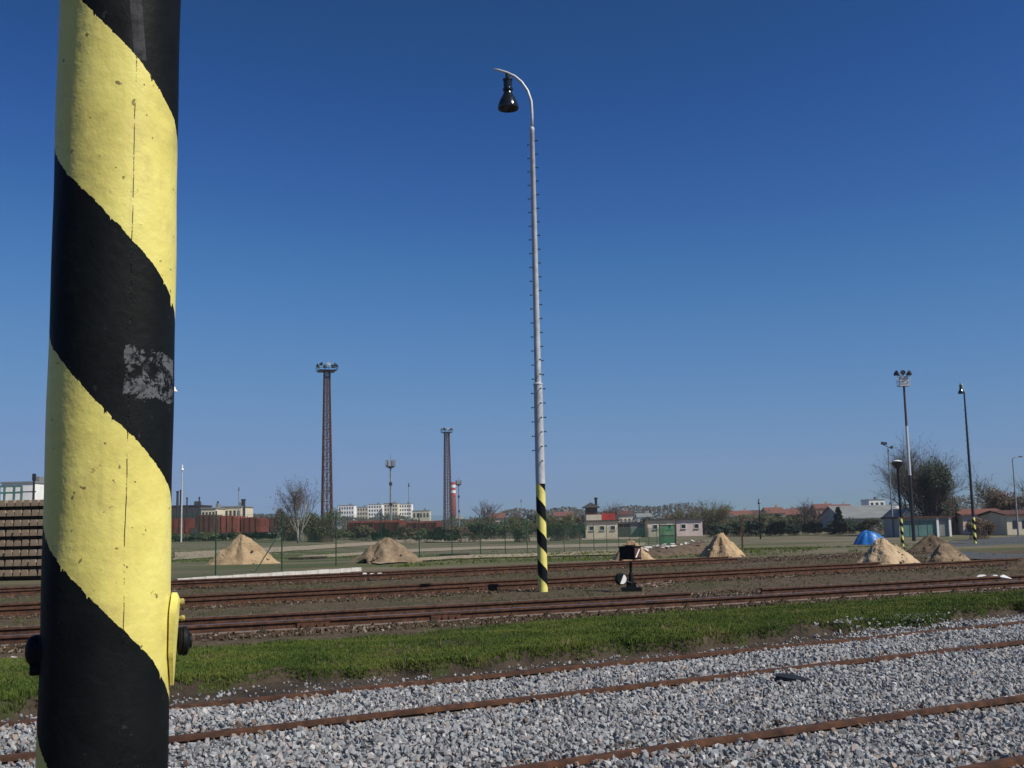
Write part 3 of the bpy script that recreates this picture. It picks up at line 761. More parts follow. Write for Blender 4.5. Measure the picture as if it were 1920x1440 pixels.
# ================================================================== TALL LAMP
def bell(mb, c, s=1.0, m=None):
    prof = [(.035, .0), (.05, -.02), (.055, -.10), (.075, -.125), (.115, -.145), (.118, -.17), (.100, -.185), (.100, -.355), (.120, -.37), (.120, -.41), (.095, -.425), (.098, -.47), (.125, -.53), (.170, -.61), (.210, -.70), (.236, -.78), (.244, -.83), (.236, -.85), (.225, -.84), (.15, -.62), (.02, -.60)]
    return mb.lathe([(r * s, z * s) for r, z in prof], c, 28, m)
def tall_lamp():
    b = G(1018, 1107); Y = b.y; D = math.hypot(b.x, b.y)
    def z(px, py):
        d = ray(px, py); return CAMH + D * d.z / math.hypot(d.x, d.y)
    ztop = z(960, 133); zj = z(1000, 242); zm = z(1008, 720); zs = z(1015, 907)
    per = (z(1017, 915 + 5) - z(1017, 1092 + 5)) / 3.0
    z0 = z(1017, 1028)                       # lower edge of a black band on the front
    sm = stripe_mat('lamp_pole_paint', per, z0, zs, .5)
    rz = -math.atan2(b.x, b.y)
    t = thing('street_lamp', 'tall galvanised lamp with climbing pegs, black bell shade and striped foot', 'street lamp', (b.x, b.y, 0), rz)
    MB().lathe([(.112, -.1), (.110, 0), (.108, zs), (.100, zm - .05), (.103, zm - .03), (.103, zm + .01), (.078, zm + .03), (.055, zj - .06), (.061, zj - .05), (.061, zj + .02), (.040, zj + .05)], n=32).build('mast', sm, t, autos=35)
    # arm: bends over towards the left
    px2m = D / FPX
    A = [(1000, 242), (999, 215), (996, 190), (989, 170), (978, 154), (965, 143), (950, 136), (935, 131), (925, 129)]
    pts = [Vector((0, 0, zj))]
    for q, (x, y) in enumerate(A[1:]):
        d = ray(x, y); k = D / math.hypot(d.x, d.y); w_ = d * k + CP
        lx = (w_.x - b.x) * math.cos(rz) + (w_.y - b.y) * math.sin(rz)
        pts.append(Vector((lx, 0, w_.z)))
    pts[1].x *= .4
    MB().path(pts, [.036, .035, .034, .034, .033, .033, .032, .027, .018], 12).build('arm', M['galv'], t, smooth=True)
    mb = bell(MB(), (pts[6].x + .02, 0, pts[6].z - .02), 1.04)
    hd = mb.build('lamp_head', M['black_enamel'], t, autos=35)
    MB().lathe([(.0, -.70), (.05, -.66), (.055, -.60), (.02, -.55)], (pts[6].x + .02, 0, pts[6].z), 14).build('bulb', M['white_paint'], hd, smooth=True)
    # climbing pegs left and right
    zp = z(1000, 845); zq = z(1000, 272); n = 23; me = None
    for k in range(n):
        for sd_ in (-1, 1):
            zz = zp + (zq - zp) * k / (n - 1) + (.10 if sd_ > 0 else 0)
            r = np.interp(zz, [0, zm, zm + .05, zj], [.108, .100, .076, .06])
            mb = MB()
            if me is None or True:
                mb.tube((0, 0, 0), (.07, 0, .0), .010, n=6); mb.lathe([(.019, 0), (.019, .018)], (.058, 0, 0), 8, Matrix.Rotation(R(90), 3, 'Y'))
            if me is None: o = mb.build('peg', M['dark_steel'], t); me = o.data
            else: o = mk('peg', me, None, t)
            o.location = (sd_ * (r - .012), -.015, zz); o.rotation_euler = (0, 0, 0 if sd_ > 0 else math.pi)
    # small front pegs seen as dots on the bright face
    for k in range(8):
        o = mk('peg', me, None, t); zz = z(1010, 865 - k * 27.0); o.location = (.035, -.09, zz); o.rotation_euler = (0, 0, R(-70))
    # clamp strap at the step in the mast
    MB().lathe([(.106, zm - .02), (.112, zm - .018), (.112, zm + .006), (.10, zm + .012)], n=24).build('strap', M['galv'], t, autos=30)
    return t
tall_lamp()

# ================================================================== POINT INDICATOR
def point_indicator():
    b = G(1184, 1106); Y = b.y; k = Y / FPX
    t = thing('point_indicator', 'black switch lantern on a short post with black and white lever weight', 'switch stand', (b.x, b.y, -.02))
    H = 82 * k
    MB().box((0, 0, .03), (.42, .36, .09)).box((.0, .02, .12), (.20, .18, .12)).build('base', M['black_paint'], t)
    MB().tube((0, 0, .05), (0, 0, H * .65), .034, .030, 12).lathe([(.055, 0), (.06, .04), (.05, .30), (.035, .34)], (0, 0, .06), 14).build('post', M['black_paint'], t, autos=35)
    a = R(-36); m = Matrix.Rotation(a, 3, 'Z'); hz = H - .15
    def q(x, y, z): v = m @ Vector((x, y, 0)); return (v.x, v.y, hz + z)
    lb = MB(); lb.box((0, 0, hz), (.38, .30, .25), a); lb.box((0, 0, hz + .135), (.41, .33, .022), a); lb.box((0, 0, hz + .155), (.18, .16, .03), a); lb.box((0, 0, hz - .135), (.40, .32, .02), a)
    lan = lb.build('lantern', M['black_paint'], t)
    x = .193
    MB().add([q(x, -.13, -.105), q(x, .13, -.105), q(x, .13, .105), q(x, -.13, .105)], [(0, 1, 2, 3)]).build('glass', M['brown_wall'], lan)
    MB().add([q(x + .004, -.12, -.10), q(x + .004, -.065, -.10), q(x + .004, .10, .08), q(x + .004, .045, .08)], [(0, 1, 2, 3)]).build('pointer', M['white_paint'], lan)
    # lever with its round weight, one half white
    MB().tube((.02, -.05, .16), (-.20, -.16, .26), .018, .016, 8).build('lever', M['dark_steel'], t)
    c = Vector((-.24, -.18, .27)); mb = MB(); mw_ = MB(); n = 20
    rot = Matrix.Rotation(R(90), 3, 'X')
    mb.lathe([(.01, -.05), (.11, -.05), (.135, -.03), (.135, .03), (.11, .05), (.01, .05)], c, 24, Matrix.Rotation(R(20), 3, 'Z') @ rot)
    wgt = mb.build('weight', M['black_paint'], t, autos=30)
    pv = []
    for i in range(13):
        an = R(90 - 180 * i / 12 - 25); pv.append((.108 * math.cos(an), -.054, .108 * math.sin(an)))
    pv = [tuple(Matrix.Rotation(R(20), 3, 'Z') @ Vector(v) + c) for v in pv]
    MB().add(pv, [tuple(range(12, -1, -1))]).build('white_half', M['white_paint'], wgt)
    return t
point_indicator()

def pink_rubble():
    c = G(1216, 1097); t = thing('rubble_pile', 'flat scatter of pinkish rubble beside the switch lantern', 'rubble', (c.x, c.y, -.02)); rnd = random.Random(4)
    for i in range(46):
        sz = rnd.uniform(.025, .075); o = mk('chunk', hull_stone(300 + i % 12), M['pink_rubble'], t)
        o.scale = (sz, sz * .8, sz * .7); o.location = (rnd.gauss(0, .24), rnd.gauss(0, .35), rnd.uniform(0, .05)); o.rotation_euler = (0, 0, rnd.uniform(0, 6))
pink_rubble()

# small thing on the ballast and litter
def slab_on_ballast():
    p = G(1487, 1278, .03); mb = MB()
    poly = [(-.15, -.05), (-.16, .03), (-.09, .075), (.02, .06), (.14, .01), (.17, -.03), (.08, -.07), (-.05, -.08)]
    n = len(poly); mb.v = [(x * 1.05, y * 1.05, -.02) for x, y in poly] + [(x, y, .045 - .12 * max(0, x + .02) ** 1.0 * .5) for x, y in poly]
    mb.f = [tuple(range(n - 1, -1, -1)), tuple(range(n, 2 * n))] + [(i, (i + 1) % n, n + (i + 1) % n, n + i) for i in range(n)]
    o = mb.build('rubber_flap', M['rubber'], loc=(p.x, p.y, .035)); o.rotation_euler = (R(6), R(4), R(-22)); tag(o, 'black rubber flap lying on the grey ballast between rails', 'rubber flap')
slab_on_ballast()
def litter(px, py, s, label, z=.03, mt='white_paint', grp=None):
    p = GT(px, py) if z is None else G(px, py, z); me = hull_stone(int(px * 3 + py)); o = mk('paper_scrap' if mt == 'white_paint' else 'stone', me, M[mt]); 
    o.location = (p.x, p.y, p.z + s * .3); o.scale = (s, s * .8, s * .6); tag(o, label, 'litter', grp); return o
litter(1195, 1206, .045, 'crumpled white scrap lying on the green grass bank', .13)
litter(26, 1234, .05, 'crumpled white scrap at the soil edge beside the thick striped pole', .05)
for i, (x, y, s) in enumerate(((684, 1078, .10), (698, 1078, .10), (712, 1077.5, .10))):
    litter(x, y, s, 'small white painted block lying between the rails near the kerb', .05, grp='white blocks near the kerb')
for i, (x, y, s) in enumerate(((1842, 1085, .17), (1866, 1086, .15), (1889, 1087, .18))):
    litter(x, y, s, 'white lump lying between the worn rails opposite the brown heap', .06, grp='white lumps between the rails')

# ================================================================== HEAPS
def fbm(x, y, s=0):
    return math.sin(x * 2.1 + s) * math.sin(y * 1.7 + s * 2) * .5 + math.sin(x * 5.3 + s * 3 + y * 2) * .22 + math.sin(y * 7.1 - x * 3 + s) * .14 + math.sin(x * 15 + y * 11 + s) * .06
def heap(name, px0, px1, pyb, pyt, mt, label, seed, peak=.5, depth=.8, sharp=1.15, lumps=0, cat='heap', two=None):
    pb = GT((px0 + px1) / 2, pyb); Y = pb.y; k = Y / FPX; W = (px1 - px0) * k; Yc = Y + W * depth * .5
    k2 = Yc / FPX; Hh = P((px0 + px1) / 2, pyt, Yc).z - gz(pb.x, Yc); W *= Yc / Y
    t = None; n = 72; rings = 26; mb = MB(); rnd = random.Random(seed)
    cx = B((px0 + px1) / 2, Yc).x; off = (peak - .5) * W
    for i in range(rings + 1):
        r = i / rings
        for j in range(n):
            a = 2 * math.pi * j / n; e = 1 + .13 * math.sin(2 * a + seed) + .09 * math.sin(5 * a + seed * 2) + .05 * math.sin(9 * a + seed) + .22 * ss(.7, 1, r) * mnoise.noise(Vector((math.cos(a) * 3, math.sin(a) * 3, seed * 3.1)))
            x = math.cos(a) * W * .5 * r * e + off * (1 - r); y = math.sin(a) * W * .5 * depth * r * e
            cone = max(0, (1 - math.sqrt(r * r + .05)) / (1 - math.sqrt(.05))); h = Hh * (cone * .72 + .28 * cone ** 1.8) * (1 - ss(.82, 1, r) * .6)
            h = h if r < 1 else 0
            gl = math.sin(a * 7 + seed) * .5 + math.sin(a * 13 + seed * 2.3) * .35 + math.sin(a * 23 + seed) * .2
            h += Hh * .016 * gl * math.sin(math.pi * min(1, r * 1.1))
            nv = mnoise.fractal(Vector((x / W * 4.5 + seed * 7.3, y / W * 4.5, seed * 1.7)), 1.0, 2.2, 5); h += Hh * .10 * nv * ss(0, .25, 1 - r) * ss(0, .12, r + .05)
            if two:
                bx, bh, bw = two; h = max(h, Hh * bh * max(0, 1 - math.hypot((x - bx * W) / (bw * W), y / (bw * W * 1.1))))
            h += Hh * .075 * fbm(x / W * 7, y / W * 7, seed) * (1 - abs(2 * r - 1) ** 3) + rnd.gauss(0, .016) * (1 if r < 1 else 0)
            mb.v.append((x, y, max(h, -.0) - (.06 if i == rings else 0)))
    for i in range(rings):
        for j in range(n):
            a = i * n + j; b_ = i * n + (j + 1) % n; mb.f.append((a, a + n, b_ + n, b_))
    if lumps:
        for _ in range(lumps):
            a = rnd.uniform(0, 6.28); r = rnd.uniform(.5, 1.1); s = rnd.uniform(.02, .07) * max(.6, Hh); x = math.cos(a) * W * .5 * r; y = math.sin(a) * W * .5 * depth * r
            mb.box((x, y, Hh * max(0, 1 - r) + s * .3), (s * 2, s * 1.6, s), rnd.uniform(0, 3), taper=.7)
    o = mb.build(name, mt, smooth=True, loc=(cx, Yc, gz(cx, Yc) - .02)); tag(o, label, cat); return o
heap('sand_heap', 398, 516, 1057, 1004, M['sand'], 'pointed ochre sand heap behind the green fence near its braced post', 1, .47, .9, 1.1, 14, two=(.2, .45, .3))
heap('earth_heap', 662, 788, 1055, 1008, M['earth_heap'], 'greyish brown earth heap on the field behind the farthest track', 2, .52, .8, 1.0, 16, two=(-.22, .7, .3))
heap('sand_heap', 1146, 1228, 1051, 1012, M['sand'], 'small orange sand heap directly behind the switch lantern', 3, .42, .8, 1.0, 10)
heap('sand_heap', 1312, 1394, 1043, 998, M['sand'], 'steep orange sand heap at the end of the long rubble bank', 4, .45, .9, .95, 14, two=(.2, .6, .32))
heap('sand_heap', 1592, 1722, 1062, 1008, M['sand_pale'], 'large pale sand heap lying across the end of a rusty track', 5, .45, .8, 1.05, 22, two=(.16, .75, .36))
heap('earth_heap', 1728, 1822, 1056, 1018, M['earth_heap'], 'low brown earth heap beside the asphalt road', 6, .4, .7, .9, 22, two=(.2, .6, .25))
heap('earth_heap', 1872, 1990, 1068, 1040, M['earth_dark'], 'dark flat heap of cinders at the road edge by the tracks', 7, .5, .6, .7, 10)
heap('earth_heap', 1700, 1790, 1033, 1004, M['earth_dark'], 'dark earth heap in front of the teal garages', 8, .5, .8, .8, 12)
def rubble_bank():
    a = GT(1195, 1044); b = GT(1330, 1036); t = thing('rubble_bank', 'long low bank of earth and broken concrete before the green gate', 'rubble', (a.x, a.y, gz(a.x, a.y)))
    mb = MB(); n = 40; m = 9; d = Vector((b.x - a.x, b.y + 1.5 - a.y, 0)); rnd = random.Random(5); L = d.length; d.normalize(); s = Vector((-d.y, d.x, 0))
    for i in range(n + 1):
        for j in range(m):
            u = i / n; v = j / (m - 1) * 2 - 1; h = (.30 + .22 * u + .08 * math.sin(u * 23)) * (1 - v * v) * min(1, u * 8, (1 - u) * 8 + .2) + rnd.uniform(-.03, .03)
            q = d * (u * L) + s * (v * .9); mb.v.append((q.x, q.y, h - .05))
    for i in range(n):
        for j in range(m - 1): k = i * m + j; mb.f.append((k, k + m, k + m + 1, k + 1))
    mb.build('soil', M['earth_dark'], t, smooth=True)
    for i in range(34):
        u = rnd.random(); q = d * (u * L) + s * rnd.uniform(-.5, .7); sz = rnd.uniform(.10, .28)
        o = mk('chunk', hull_stone(100 + i), M['kerb'] if i % 3 else M['pink_wall'], t); o.scale = (sz, sz * .7, sz * .35); o.location = (q.x, q.y, .30 + .2 * u); o.rotation_euler = (rnd.uniform(-.4, .4), rnd.uniform(-.4, .4), rnd.uniform(0, 6))
rubble_bank()
def tarp():
    c = B(1631, 108); mb = MB(); n = 40; rings = 14; k = 108 / FPX; W = 64 * k; H = P(1631, 990, 108).z - c.z
    for i in range(rings + 1):
        r = i / rings
        for j in range(n):
            a = 2 * math.pi * j / n; e = 1 + .06 * math.sin(3 * a) + .05 * math.sin(8 * a + 1)
            h = H * (1 - r ** 2.3) * (.86 + .22 * r * math.cos(a - 1)) if r < 1 else 0; h += .16 * mnoise.noise(Vector((math.cos(a) * r * 4, math.sin(a) * r * 4, 3.3)))
            h += (.09 * math.sin(11 * a + 2 * r) + .07 * math.sin(17 * a + 1) + .12 * math.sin(4 * a)) * r * (1.1 - r * .6); h *= 1 - .25 * max(0, math.cos(a)) * (1 - r)
            mb.v.append((math.cos(a) * W * .5 * r * e - (1 - r) * .35, math.sin(a) * W * .35 * r * e, max(0, h)))
    for i in range(rings):
        for j in range(n): mb.f.append((i * n + j, (i + 1) * n + j, (i + 1) * n + (j + 1) % n, i * n + (j + 1) % n))
    o = mb.build('tarpaulin', M['blue_tarp'], loc=c, smooth=True); tag(o, 'bright blue tarpaulin draped over a mound on the grass', 'tarpaulin')
tarp()
def planks(px, py, L, label, seed):
    p = GT(px, py); rnd = random.Random(seed); 
    mb = MB(); mb.box((0, 0, .05), (L, .22, .10)); o = mb.build('timber_plank', M['sleeper_wood'], loc=(p.x, p.y, p.z - .0)); o.rotation_euler = (R(3), 0, rnd.uniform(-.15, .15)); tag(o, label, 'plank')
planks(556, 1049, .8, 'short dark plank on the grass by the sand heap', 1)
planks(592, 1047, 1.2, 'longer dark plank on the grass by the sand heap', 2)
planks(852, 1042, 1.6, 'dark plank on the worn grass beyond the farthest track, behind the tall lamp', 3)

# ================================================================== SLEEPER STACK
def sleeper_stack():
    base = G(84, 1086); Y = base.y; k = Y / FPX; x1 = P(86, 1000, Y).x; zt = P(45, 937, Y).z; rows = 8; rh = zt / rows; cw = .27
    sleeper = None; rnd = random.Random(2); LAY = ['top layer'] + [n_ + ' layer from the top' for n_ in ('second', 'third', 'fourth', 'fifth', 'sixth', 'seventh')] + ['bottom layer']
    for r in range(rows):
        for c in range(9):
            z = r * rh
            mb = MB()
            if sleeper is None:
                hh = rh * .62
                poly = [(-.115, 0), (.115, 0), (.118, .03), (.095, hh * .98), (.08, hh), (-.08, hh), (-.095, hh * .98), (-.118, .03)]
                mb.prism(poly, 0, 2.4); o = mb.build('concrete_sleeper', M['concrete']); sleeper = o.data
            else: o = mk('concrete_sleeper', sleeper, None)
            o.location = (x1 - cw * (c + .5) - (r % 3) * .012 + rnd.uniform(-.012, .012), Y + rnd.uniform(-.03, .05), z + rh * .36); o.rotation_euler = (0, 0, rnd.uniform(-.012, .012))
            tag(o, 'concrete sleeper end in the %s of the tall stack' % LAY[rows - 1 - r], 'sleeper', 'sleepers in the %s of the stack' % LAY[rows - 1 - r])
        for yy in (.45, 1.9):
            mb = MB().box((0, 0, 0), (cw * 9 + .1, .10, rh * .36 - .002)); o = mb.build('timber_batten', M['sleeper_wood']); o.location = (x1 - cw * 4.5, Y + yy, r * rh + rh * .18)
            tag(o, '%s timber batten under the %s of the sleeper stack' % ('front' if yy < 1 else 'rear', LAY[rows - 1 - r]), 'batten', 'battens in the sleeper stack')
sleeper_stack()

# ================================================================== FENCE
def fence():
    Y0 = 36.5; xs = []; dx, dy = 1.32, 4.05
    p0 = B(405, Y0, 1000)
    t = thing('chain_link_fence', 'green chain link fence receding from the kerb to the green gate', 'fence', p0)
    pts = []
    for i in range(-1, 20):
        x = p0.x + dx * i; y = Y0 + dy * i * 1.0; pts.append(Vector((x, y, gz(x, y))) - p0)
    me = None
    for i, p in enumerate(pts):
        if me is None: o = MB().tube((0, 0, -.1), (0, 0, 2.1), .024, n=10).lathe([(.028, 2.08), (.028, 2.11), (.01, 2.125)], (0, 0, 0), 10).build('post', M['green_post'], t, autos=40); me = o.data
        else: o = mk('post', me, None, t)
        o.location = p
    for i, (a, b) in enumerate(zip(pts[:-1], pts[1:])):
        d = (b - a); L = math.hypot(d.x, d.y); u = Vector((d.x, d.y, 0)) / L; mb = MB(); sl = d.z / L
        def w_(s, z): return a + u * s + Vector((0, 0, z + sl * s))
        g = .075; Hf = 1.98; k = -Hf
        while k < L:
            for sg in (1, -1):
                s0, z0, s1, z1 = k, 0., k + Hf, Hf
                if s0 < 0: z0 = -s0; s0 = 0
                if s1 > L: z1 = Hf - (s1 - L); s1 = L
                if s1 > s0:
                    if sg < 0: s0, s1 = L - s0, L - s1
                    p, q = w_(s0, z0 + .04), w_(s1, z1 + .04); n = u.cross(Vector((0, 0, 1))) * .0013; v = (q - p).normalized().cross(n).normalized() * .0013
                    mb.add([p - n - v, p + n - v, p + v, q - n - v, q + n - v, q + v], [(0, 1, 4, 3), (1, 2, 5, 4), (2, 0, 3, 5)])
            k += g
        wm = mb.build('wire_mesh', M['green_wire'], t); wm['kind'] = 'stuff'
        mb = MB()
        for z in (.05, 1.02, 2.02): mb.tube(w_(0, z), w_(L, z), .004, n=4)
        mb.build('tension_wire', M['green_wire'], t)
    p = pts[2]
    MB().tube(p + Vector((0, 0, 1.5)), p + Vector((-.75, -.9, 0.0)), .022, n=8).build('brace', M['green_post'], t)
    return pts[-1] + p0
fend = fence()
def gate():
    Y = 113.; a = B(1236, Y); b = B(1266, Y); t = thing('gate', 'solid green netted gate at the far end of the chain link fence', 'gate', a); W = b.x - a.x
    for x in (0, W): MB().tube((x, 0, 0), (x, 0, 2.35), .045, n=10).build('post', M['green_post'], t)
    MB().box((W / 2, 0, 2.25), (W, .05, .06)).box((W / 2, 0, .15), (W, .05, .06)).box((W / 2, 0, 1.2), (W, .05, .06)).build('frame', M['green_post'], t)
    n = 14; me = None
    for i in range(n):
        x = W * (i + .5) / n
        if me is None: o = MB().box((0, 0, 1.2), (W / n * .8, .02, 2.05)).build('slat', M['green_mesh'], t); me = o.data
        else: o = mk('slat', me, None, t)
        o.location = (x, .03, 0)
gate()

# ================================================================== TREES
def grow(mbs, p, d, L, r, lev, maxlev, rnd, kids, up=.25, ang=(25, 55), thick_cut=2, seg=3, shrink=.68):
    mb = mbs[0] if lev < thick_cut else mbs[1]
    n = 6 if lev < 2 else 3; pts = [p.copy()]
    q = p.copy(); dd_ = d.copy()
    for k in range(seg):
        dd_ = (dd_ + Vector((rnd.gauss(0, .13), rnd.gauss(0, .13), rnd.gauss(0, .08) + up * .25))).normalized()
        q = q + dd_ * (L / seg); pts.append(q.copy())
    rr = [r * (1 - .55 * k / seg) for k in range(seg + 1)]
    if lev >= thick_cut + 1:
        for k in range(seg):
            a, b = pts[k], pts[k + 1]; s = (b - a).cross(Vector((rnd.gauss(0, 1), rnd.gauss(0, 1), rnd.gauss(0, 1))))
            if s.length < 1e-6: continue
            s = s.normalized() * rr[k]; mb.add([a - s, a + s, b + s * .6, b - s * .6], [(0, 1, 2, 3)])
    else: mb.path(pts, rr, n)
    if lev >= maxlev: return
    nk = kids[min(lev, len(kids) - 1)]
    for i in range(nk):
        t = (.30 if lev == 0 else .2) + (.95 - (.30 if lev == 0 else .2)) * (i + rnd.random() * .7) / nk; t = min(.98, t); k = min(seg - 1, int(t * seg)); f = t * seg - k
        b = pts[k].lerp(pts[k + 1], f); ax = d.orthogonal().normalized(); ax.rotate(Matrix.Rotation(rnd.uniform(0, 6.283), 3, d))
        nd = d.copy(); nd.rotate(Matrix.Rotation(R(rnd.uniform(*ang)), 3, ax)); nd = (nd + Vector((0, 0, up))).normalized()
        grow(mbs, b, nd, L * shrink * rnd.uniform(.75, 1.15) * (1.15 - .45 * t if lev == 0 else 1), r * (.55 if lev else .45), lev + 1, maxlev, rnd, kids, up, ang, thick_cut, seg, shrink)
def leaves(mb, n, shape, size, rnd):
    for _ in range(n):
        c = shape(rnd); s = size * rnd.uniform(.5, 1.3)
        a = Vector((rnd.gauss(0, 1), rnd.gauss(0, 1), rnd.gauss(0, 1))).normalized(); b = a.orthogonal().normalized() * s * .6; a = a * s
        mb.add([c - a, c + b, c + a, c - b], [(0, 1, 2, 3)])
def bare_tree(name, px, Y, pyt, wpx, label, seed, trunk='bark', twig='twig', maxlev=4, kids=(7, 5, 4, 4), up=.25, ang=(25, 55), trunks=1, lean=0, tw=.02, leaf=None, nleaf=0, lsize=.1, py=985):
    b = B(px, Y, py); H = P(px, pyt, Y).z - b.z; Wd = wpx * Y / FPX; rnd = random.Random(seed)
    t = thing(name, label, 'tree', b); tr, tw_ = MB(), MB()
    for k in range(trunks):
        d = Vector((rnd.gauss(0, .05) + lean, rnd.gauss(0, .05), 1)).normalized() if trunks == 1 else Vector((rnd.uniform(-.28, .28), rnd.uniform(-.2, .2), 1)).normalized()
        o = Vector((0, 0, -.1)) if trunks == 1 else Vector((rnd.uniform(-.15, .15) * Wd, rnd.uniform(-.1, .1) * Wd, -.1))
        grow([tr, tw_], o, d, H * .62 * rnd.uniform(.85, 1.05), H * tw, 0, maxlev, rnd, kids, up, ang)
    # scale to the measured crown
    al = tr.v + tw_.v; xs = [v[0] for v in al]; zs = [v[2] for v in al]; zx = H / max(zs); wx = Wd / (np.percentile(xs, 98.5) - np.percentile(xs, 1.5)); wx = min(max(wx, .35), 2.2)
    cx = (np.percentile(xs, 98.5) + np.percentile(xs, 1.5)) / 2; zq = max(zs) * .4
    for mb in (tr, tw_): mb.v = [((v[0] - cx * min(1, v[2] / zq)) * wx, v[1] * wx, v[2] * zx) for v in mb.v]
    tr.build('trunk', M[trunk], t, smooth=True); cr = tw_.build('crown', M[twig], t)
    if leaf:
        mb = MB(); vs = tw_.v; leaves(mb, nleaf, lambda r: Vector(vs[r.randrange(len(vs))]) + Vector((r.gauss(0, .15), r.gauss(0, .15), r.gauss(0, .15))), lsize, rnd); mb.build('foliage', M[leaf], t)
    return t
def bush(name, px, Y, pyt, wpx, label, seed, leaf='leaf_olive', twig='twig', n=900, size=.16, cat='shrub', group=None, flat=1.0, py=985, ntw=90, gaps=.5):
    b = B(px, Y, py); H = P(px, pyt, Y).z - b.z; Wd = wpx * Y / FPX; rnd = random.Random(seed)
    t = thing(name, label, cat, b, group=group)
    lob = [(rnd.uniform(-.36, .36) * Wd, rnd.uniform(-.25, .25) * Wd, H * rnd.uniform(.30, .80), rnd.uniform(.14, .27)) for _ in range(9)]
    def shp(r):
        cx, cy, cz, rr = lob[r.randrange(len(lob))]; v = Vector((r.gauss(0, 1), r.gauss(0, 1), r.gauss(0, 1))).normalized() * (r.random() ** .45)
        q = Vector((cx + v.x * rr * Wd, cy + v.y * rr * Wd, cz + v.z * rr * H * 1.05)); q.z = max(.03, q.z); return q
    mb = MB(); leaves(mb, n, shp, size, rnd); mb.build('foliage', M[leaf], t)
    mb = MB()
    for _ in range(ntw):
        a = Vector((rnd.uniform(-.3, .3) * Wd, rnd.uniform(-.2, .2) * Wd, 0)); e = shp(rnd); e = a + (e - a) * rnd.uniform(.9, 1.25); m = a.lerp(e, .5) + Vector((0, 0, H * .08))
        r = H * .007; s = Vector((r, 0, 0)); mb.add([a - s, a + s, m + s * .7, m - s * .7, e], [(0, 1, 2, 3), (3, 2, 4)])
        for _k in range(4):
            q = m.lerp(e, rnd.random()); f = q + Vector((rnd.gauss(0, .09) * Wd, rnd.gauss(0, .09) * Wd, rnd.uniform(.02, .18) * H)); mb.add([q - s * .5, q + s * .5, f], [(0, 1, 2)])
    mb.build('stems', M[twig], t); return t

# ================================================================== WAGONS, MASTS, BUILDINGS FAR LEFT AND CENTRE
def wagon(px, Y, pyt, rz, label, L=9.0, W=2.7, kind=0, mt='wagon_red'):
    b = B(px, Y); H = P(px, pyt, Y).z - b.z
    t = thing('freight_wagon', label, 'wagon', b, rz, 'brown wagons standing beyond the field')
    zb = 1.05
    if kind == 0:
        poly = [(-W / 2 * .72, zb), (W / 2 * .72, zb), (W / 2, zb + (H - zb) * .35), (W / 2, H), (-W / 2, H), (-W / 2, zb + (H - zb) * .35)]
        MB().prism(poly, -L / 2 + .25, L / 2 - .25).build('body', M[mt], t)
    else:
        poly = [(-W / 2, zb), (W / 2, zb), (W / 2, H - .35), (W / 4, H - .05), (0, H), (-W / 4, H - .05), (-W / 2, H - .35)]
        MB().prism(poly, -L / 2 + .25, L / 2 - .25).build('body', M[mt], t)
    for sx in (-1, 1):
        for k in range(5):
            y = -L / 2 + .5 + (L - 1) * k / 4; MB().box((sx * (W / 2 + .045), y, zb + (H - zb) * .66), (.12, .16, (H - zb) * .62)).build('rib', M[mt], t)
    for sy in (-1, 1):
        for k in range(3):
            MB().box((-W * .3 + W * .3 * k, sy * (L / 2 - .21), zb + (H - zb) * .55), (.14, .14, (H - zb) * .85)).build('end_post', M[mt], t)
        MB().box((0, sy * (L / 2 - .12), zb - .10), (W * .86, .16, .26)).build('buffer_beam', M['wagon_dark'], t)
        for sx in (-.87, .87): MB().tube((sx, sy * (L / 2 - .1), zb - .05), (sx, sy * (L / 2 + .4), zb - .05), .09, n=10).lathe([(.2, 0), (.2, .05)], (sx, sy * (L / 2 + .4), zb - .05), 12, Matrix.Rotation(R(90), 3, 'X')).build('buffer', M['wagon_dark'], t)
        for dy in (-.9, .9):
            mb = MB()
            for sx in (-.75, .75): mb.tube((sx - .06, sy * (L / 2 - 2) + dy, .48), (sx + .06, sy * (L / 2 - 2) + dy, .48), .46, n=16)
            mb.tube((-.75, sy * (L / 2 - 2) + dy, .48), (.75, sy * (L / 2 - 2) + dy, .48), .07, n=8); mb.build('wheelset', M['wagon_dark'], t)
    MB().box((0, 0, zb - .14), (W * .6, L - .6, .22)).build('underframe', M['wagon_dark'], t)
wagon(296, 176, 977, R(10), 'brown wagon end half hidden behind the thick striped pole', kind=0, mt='wagon_brown')
wagon(342, 165, 972, R(12), 'red brown hopper wagon end beside the thick striped pole', kind=0)
wagon(394, 190, 966, R(4), 'brown hopper wagon in front of the cream hall', kind=0, mt='wagon_brown')
wagon(437, 162, 967, R(4), 'red brown covered wagon above the ochre sand heap', kind=1, mt='wagon_faded')
wagon(479, 164, 970, R(4), 'red brown covered wagon to the side of the sand heap peak, nearer the birch', kind=1)
wagon(522, 195, 971, R(5), 'dark brown wagon partly behind the bare birch', kind=0, mt='wagon_brown')
wagon(706, 200, 976, R(70), 'long red brown wagon before the white apartment blocks', L=11, kind=1)
wagon(786, 215, 977, R(72), 'shorter red brown wagon end of the row beside the striped chimney', L=9, kind=1)

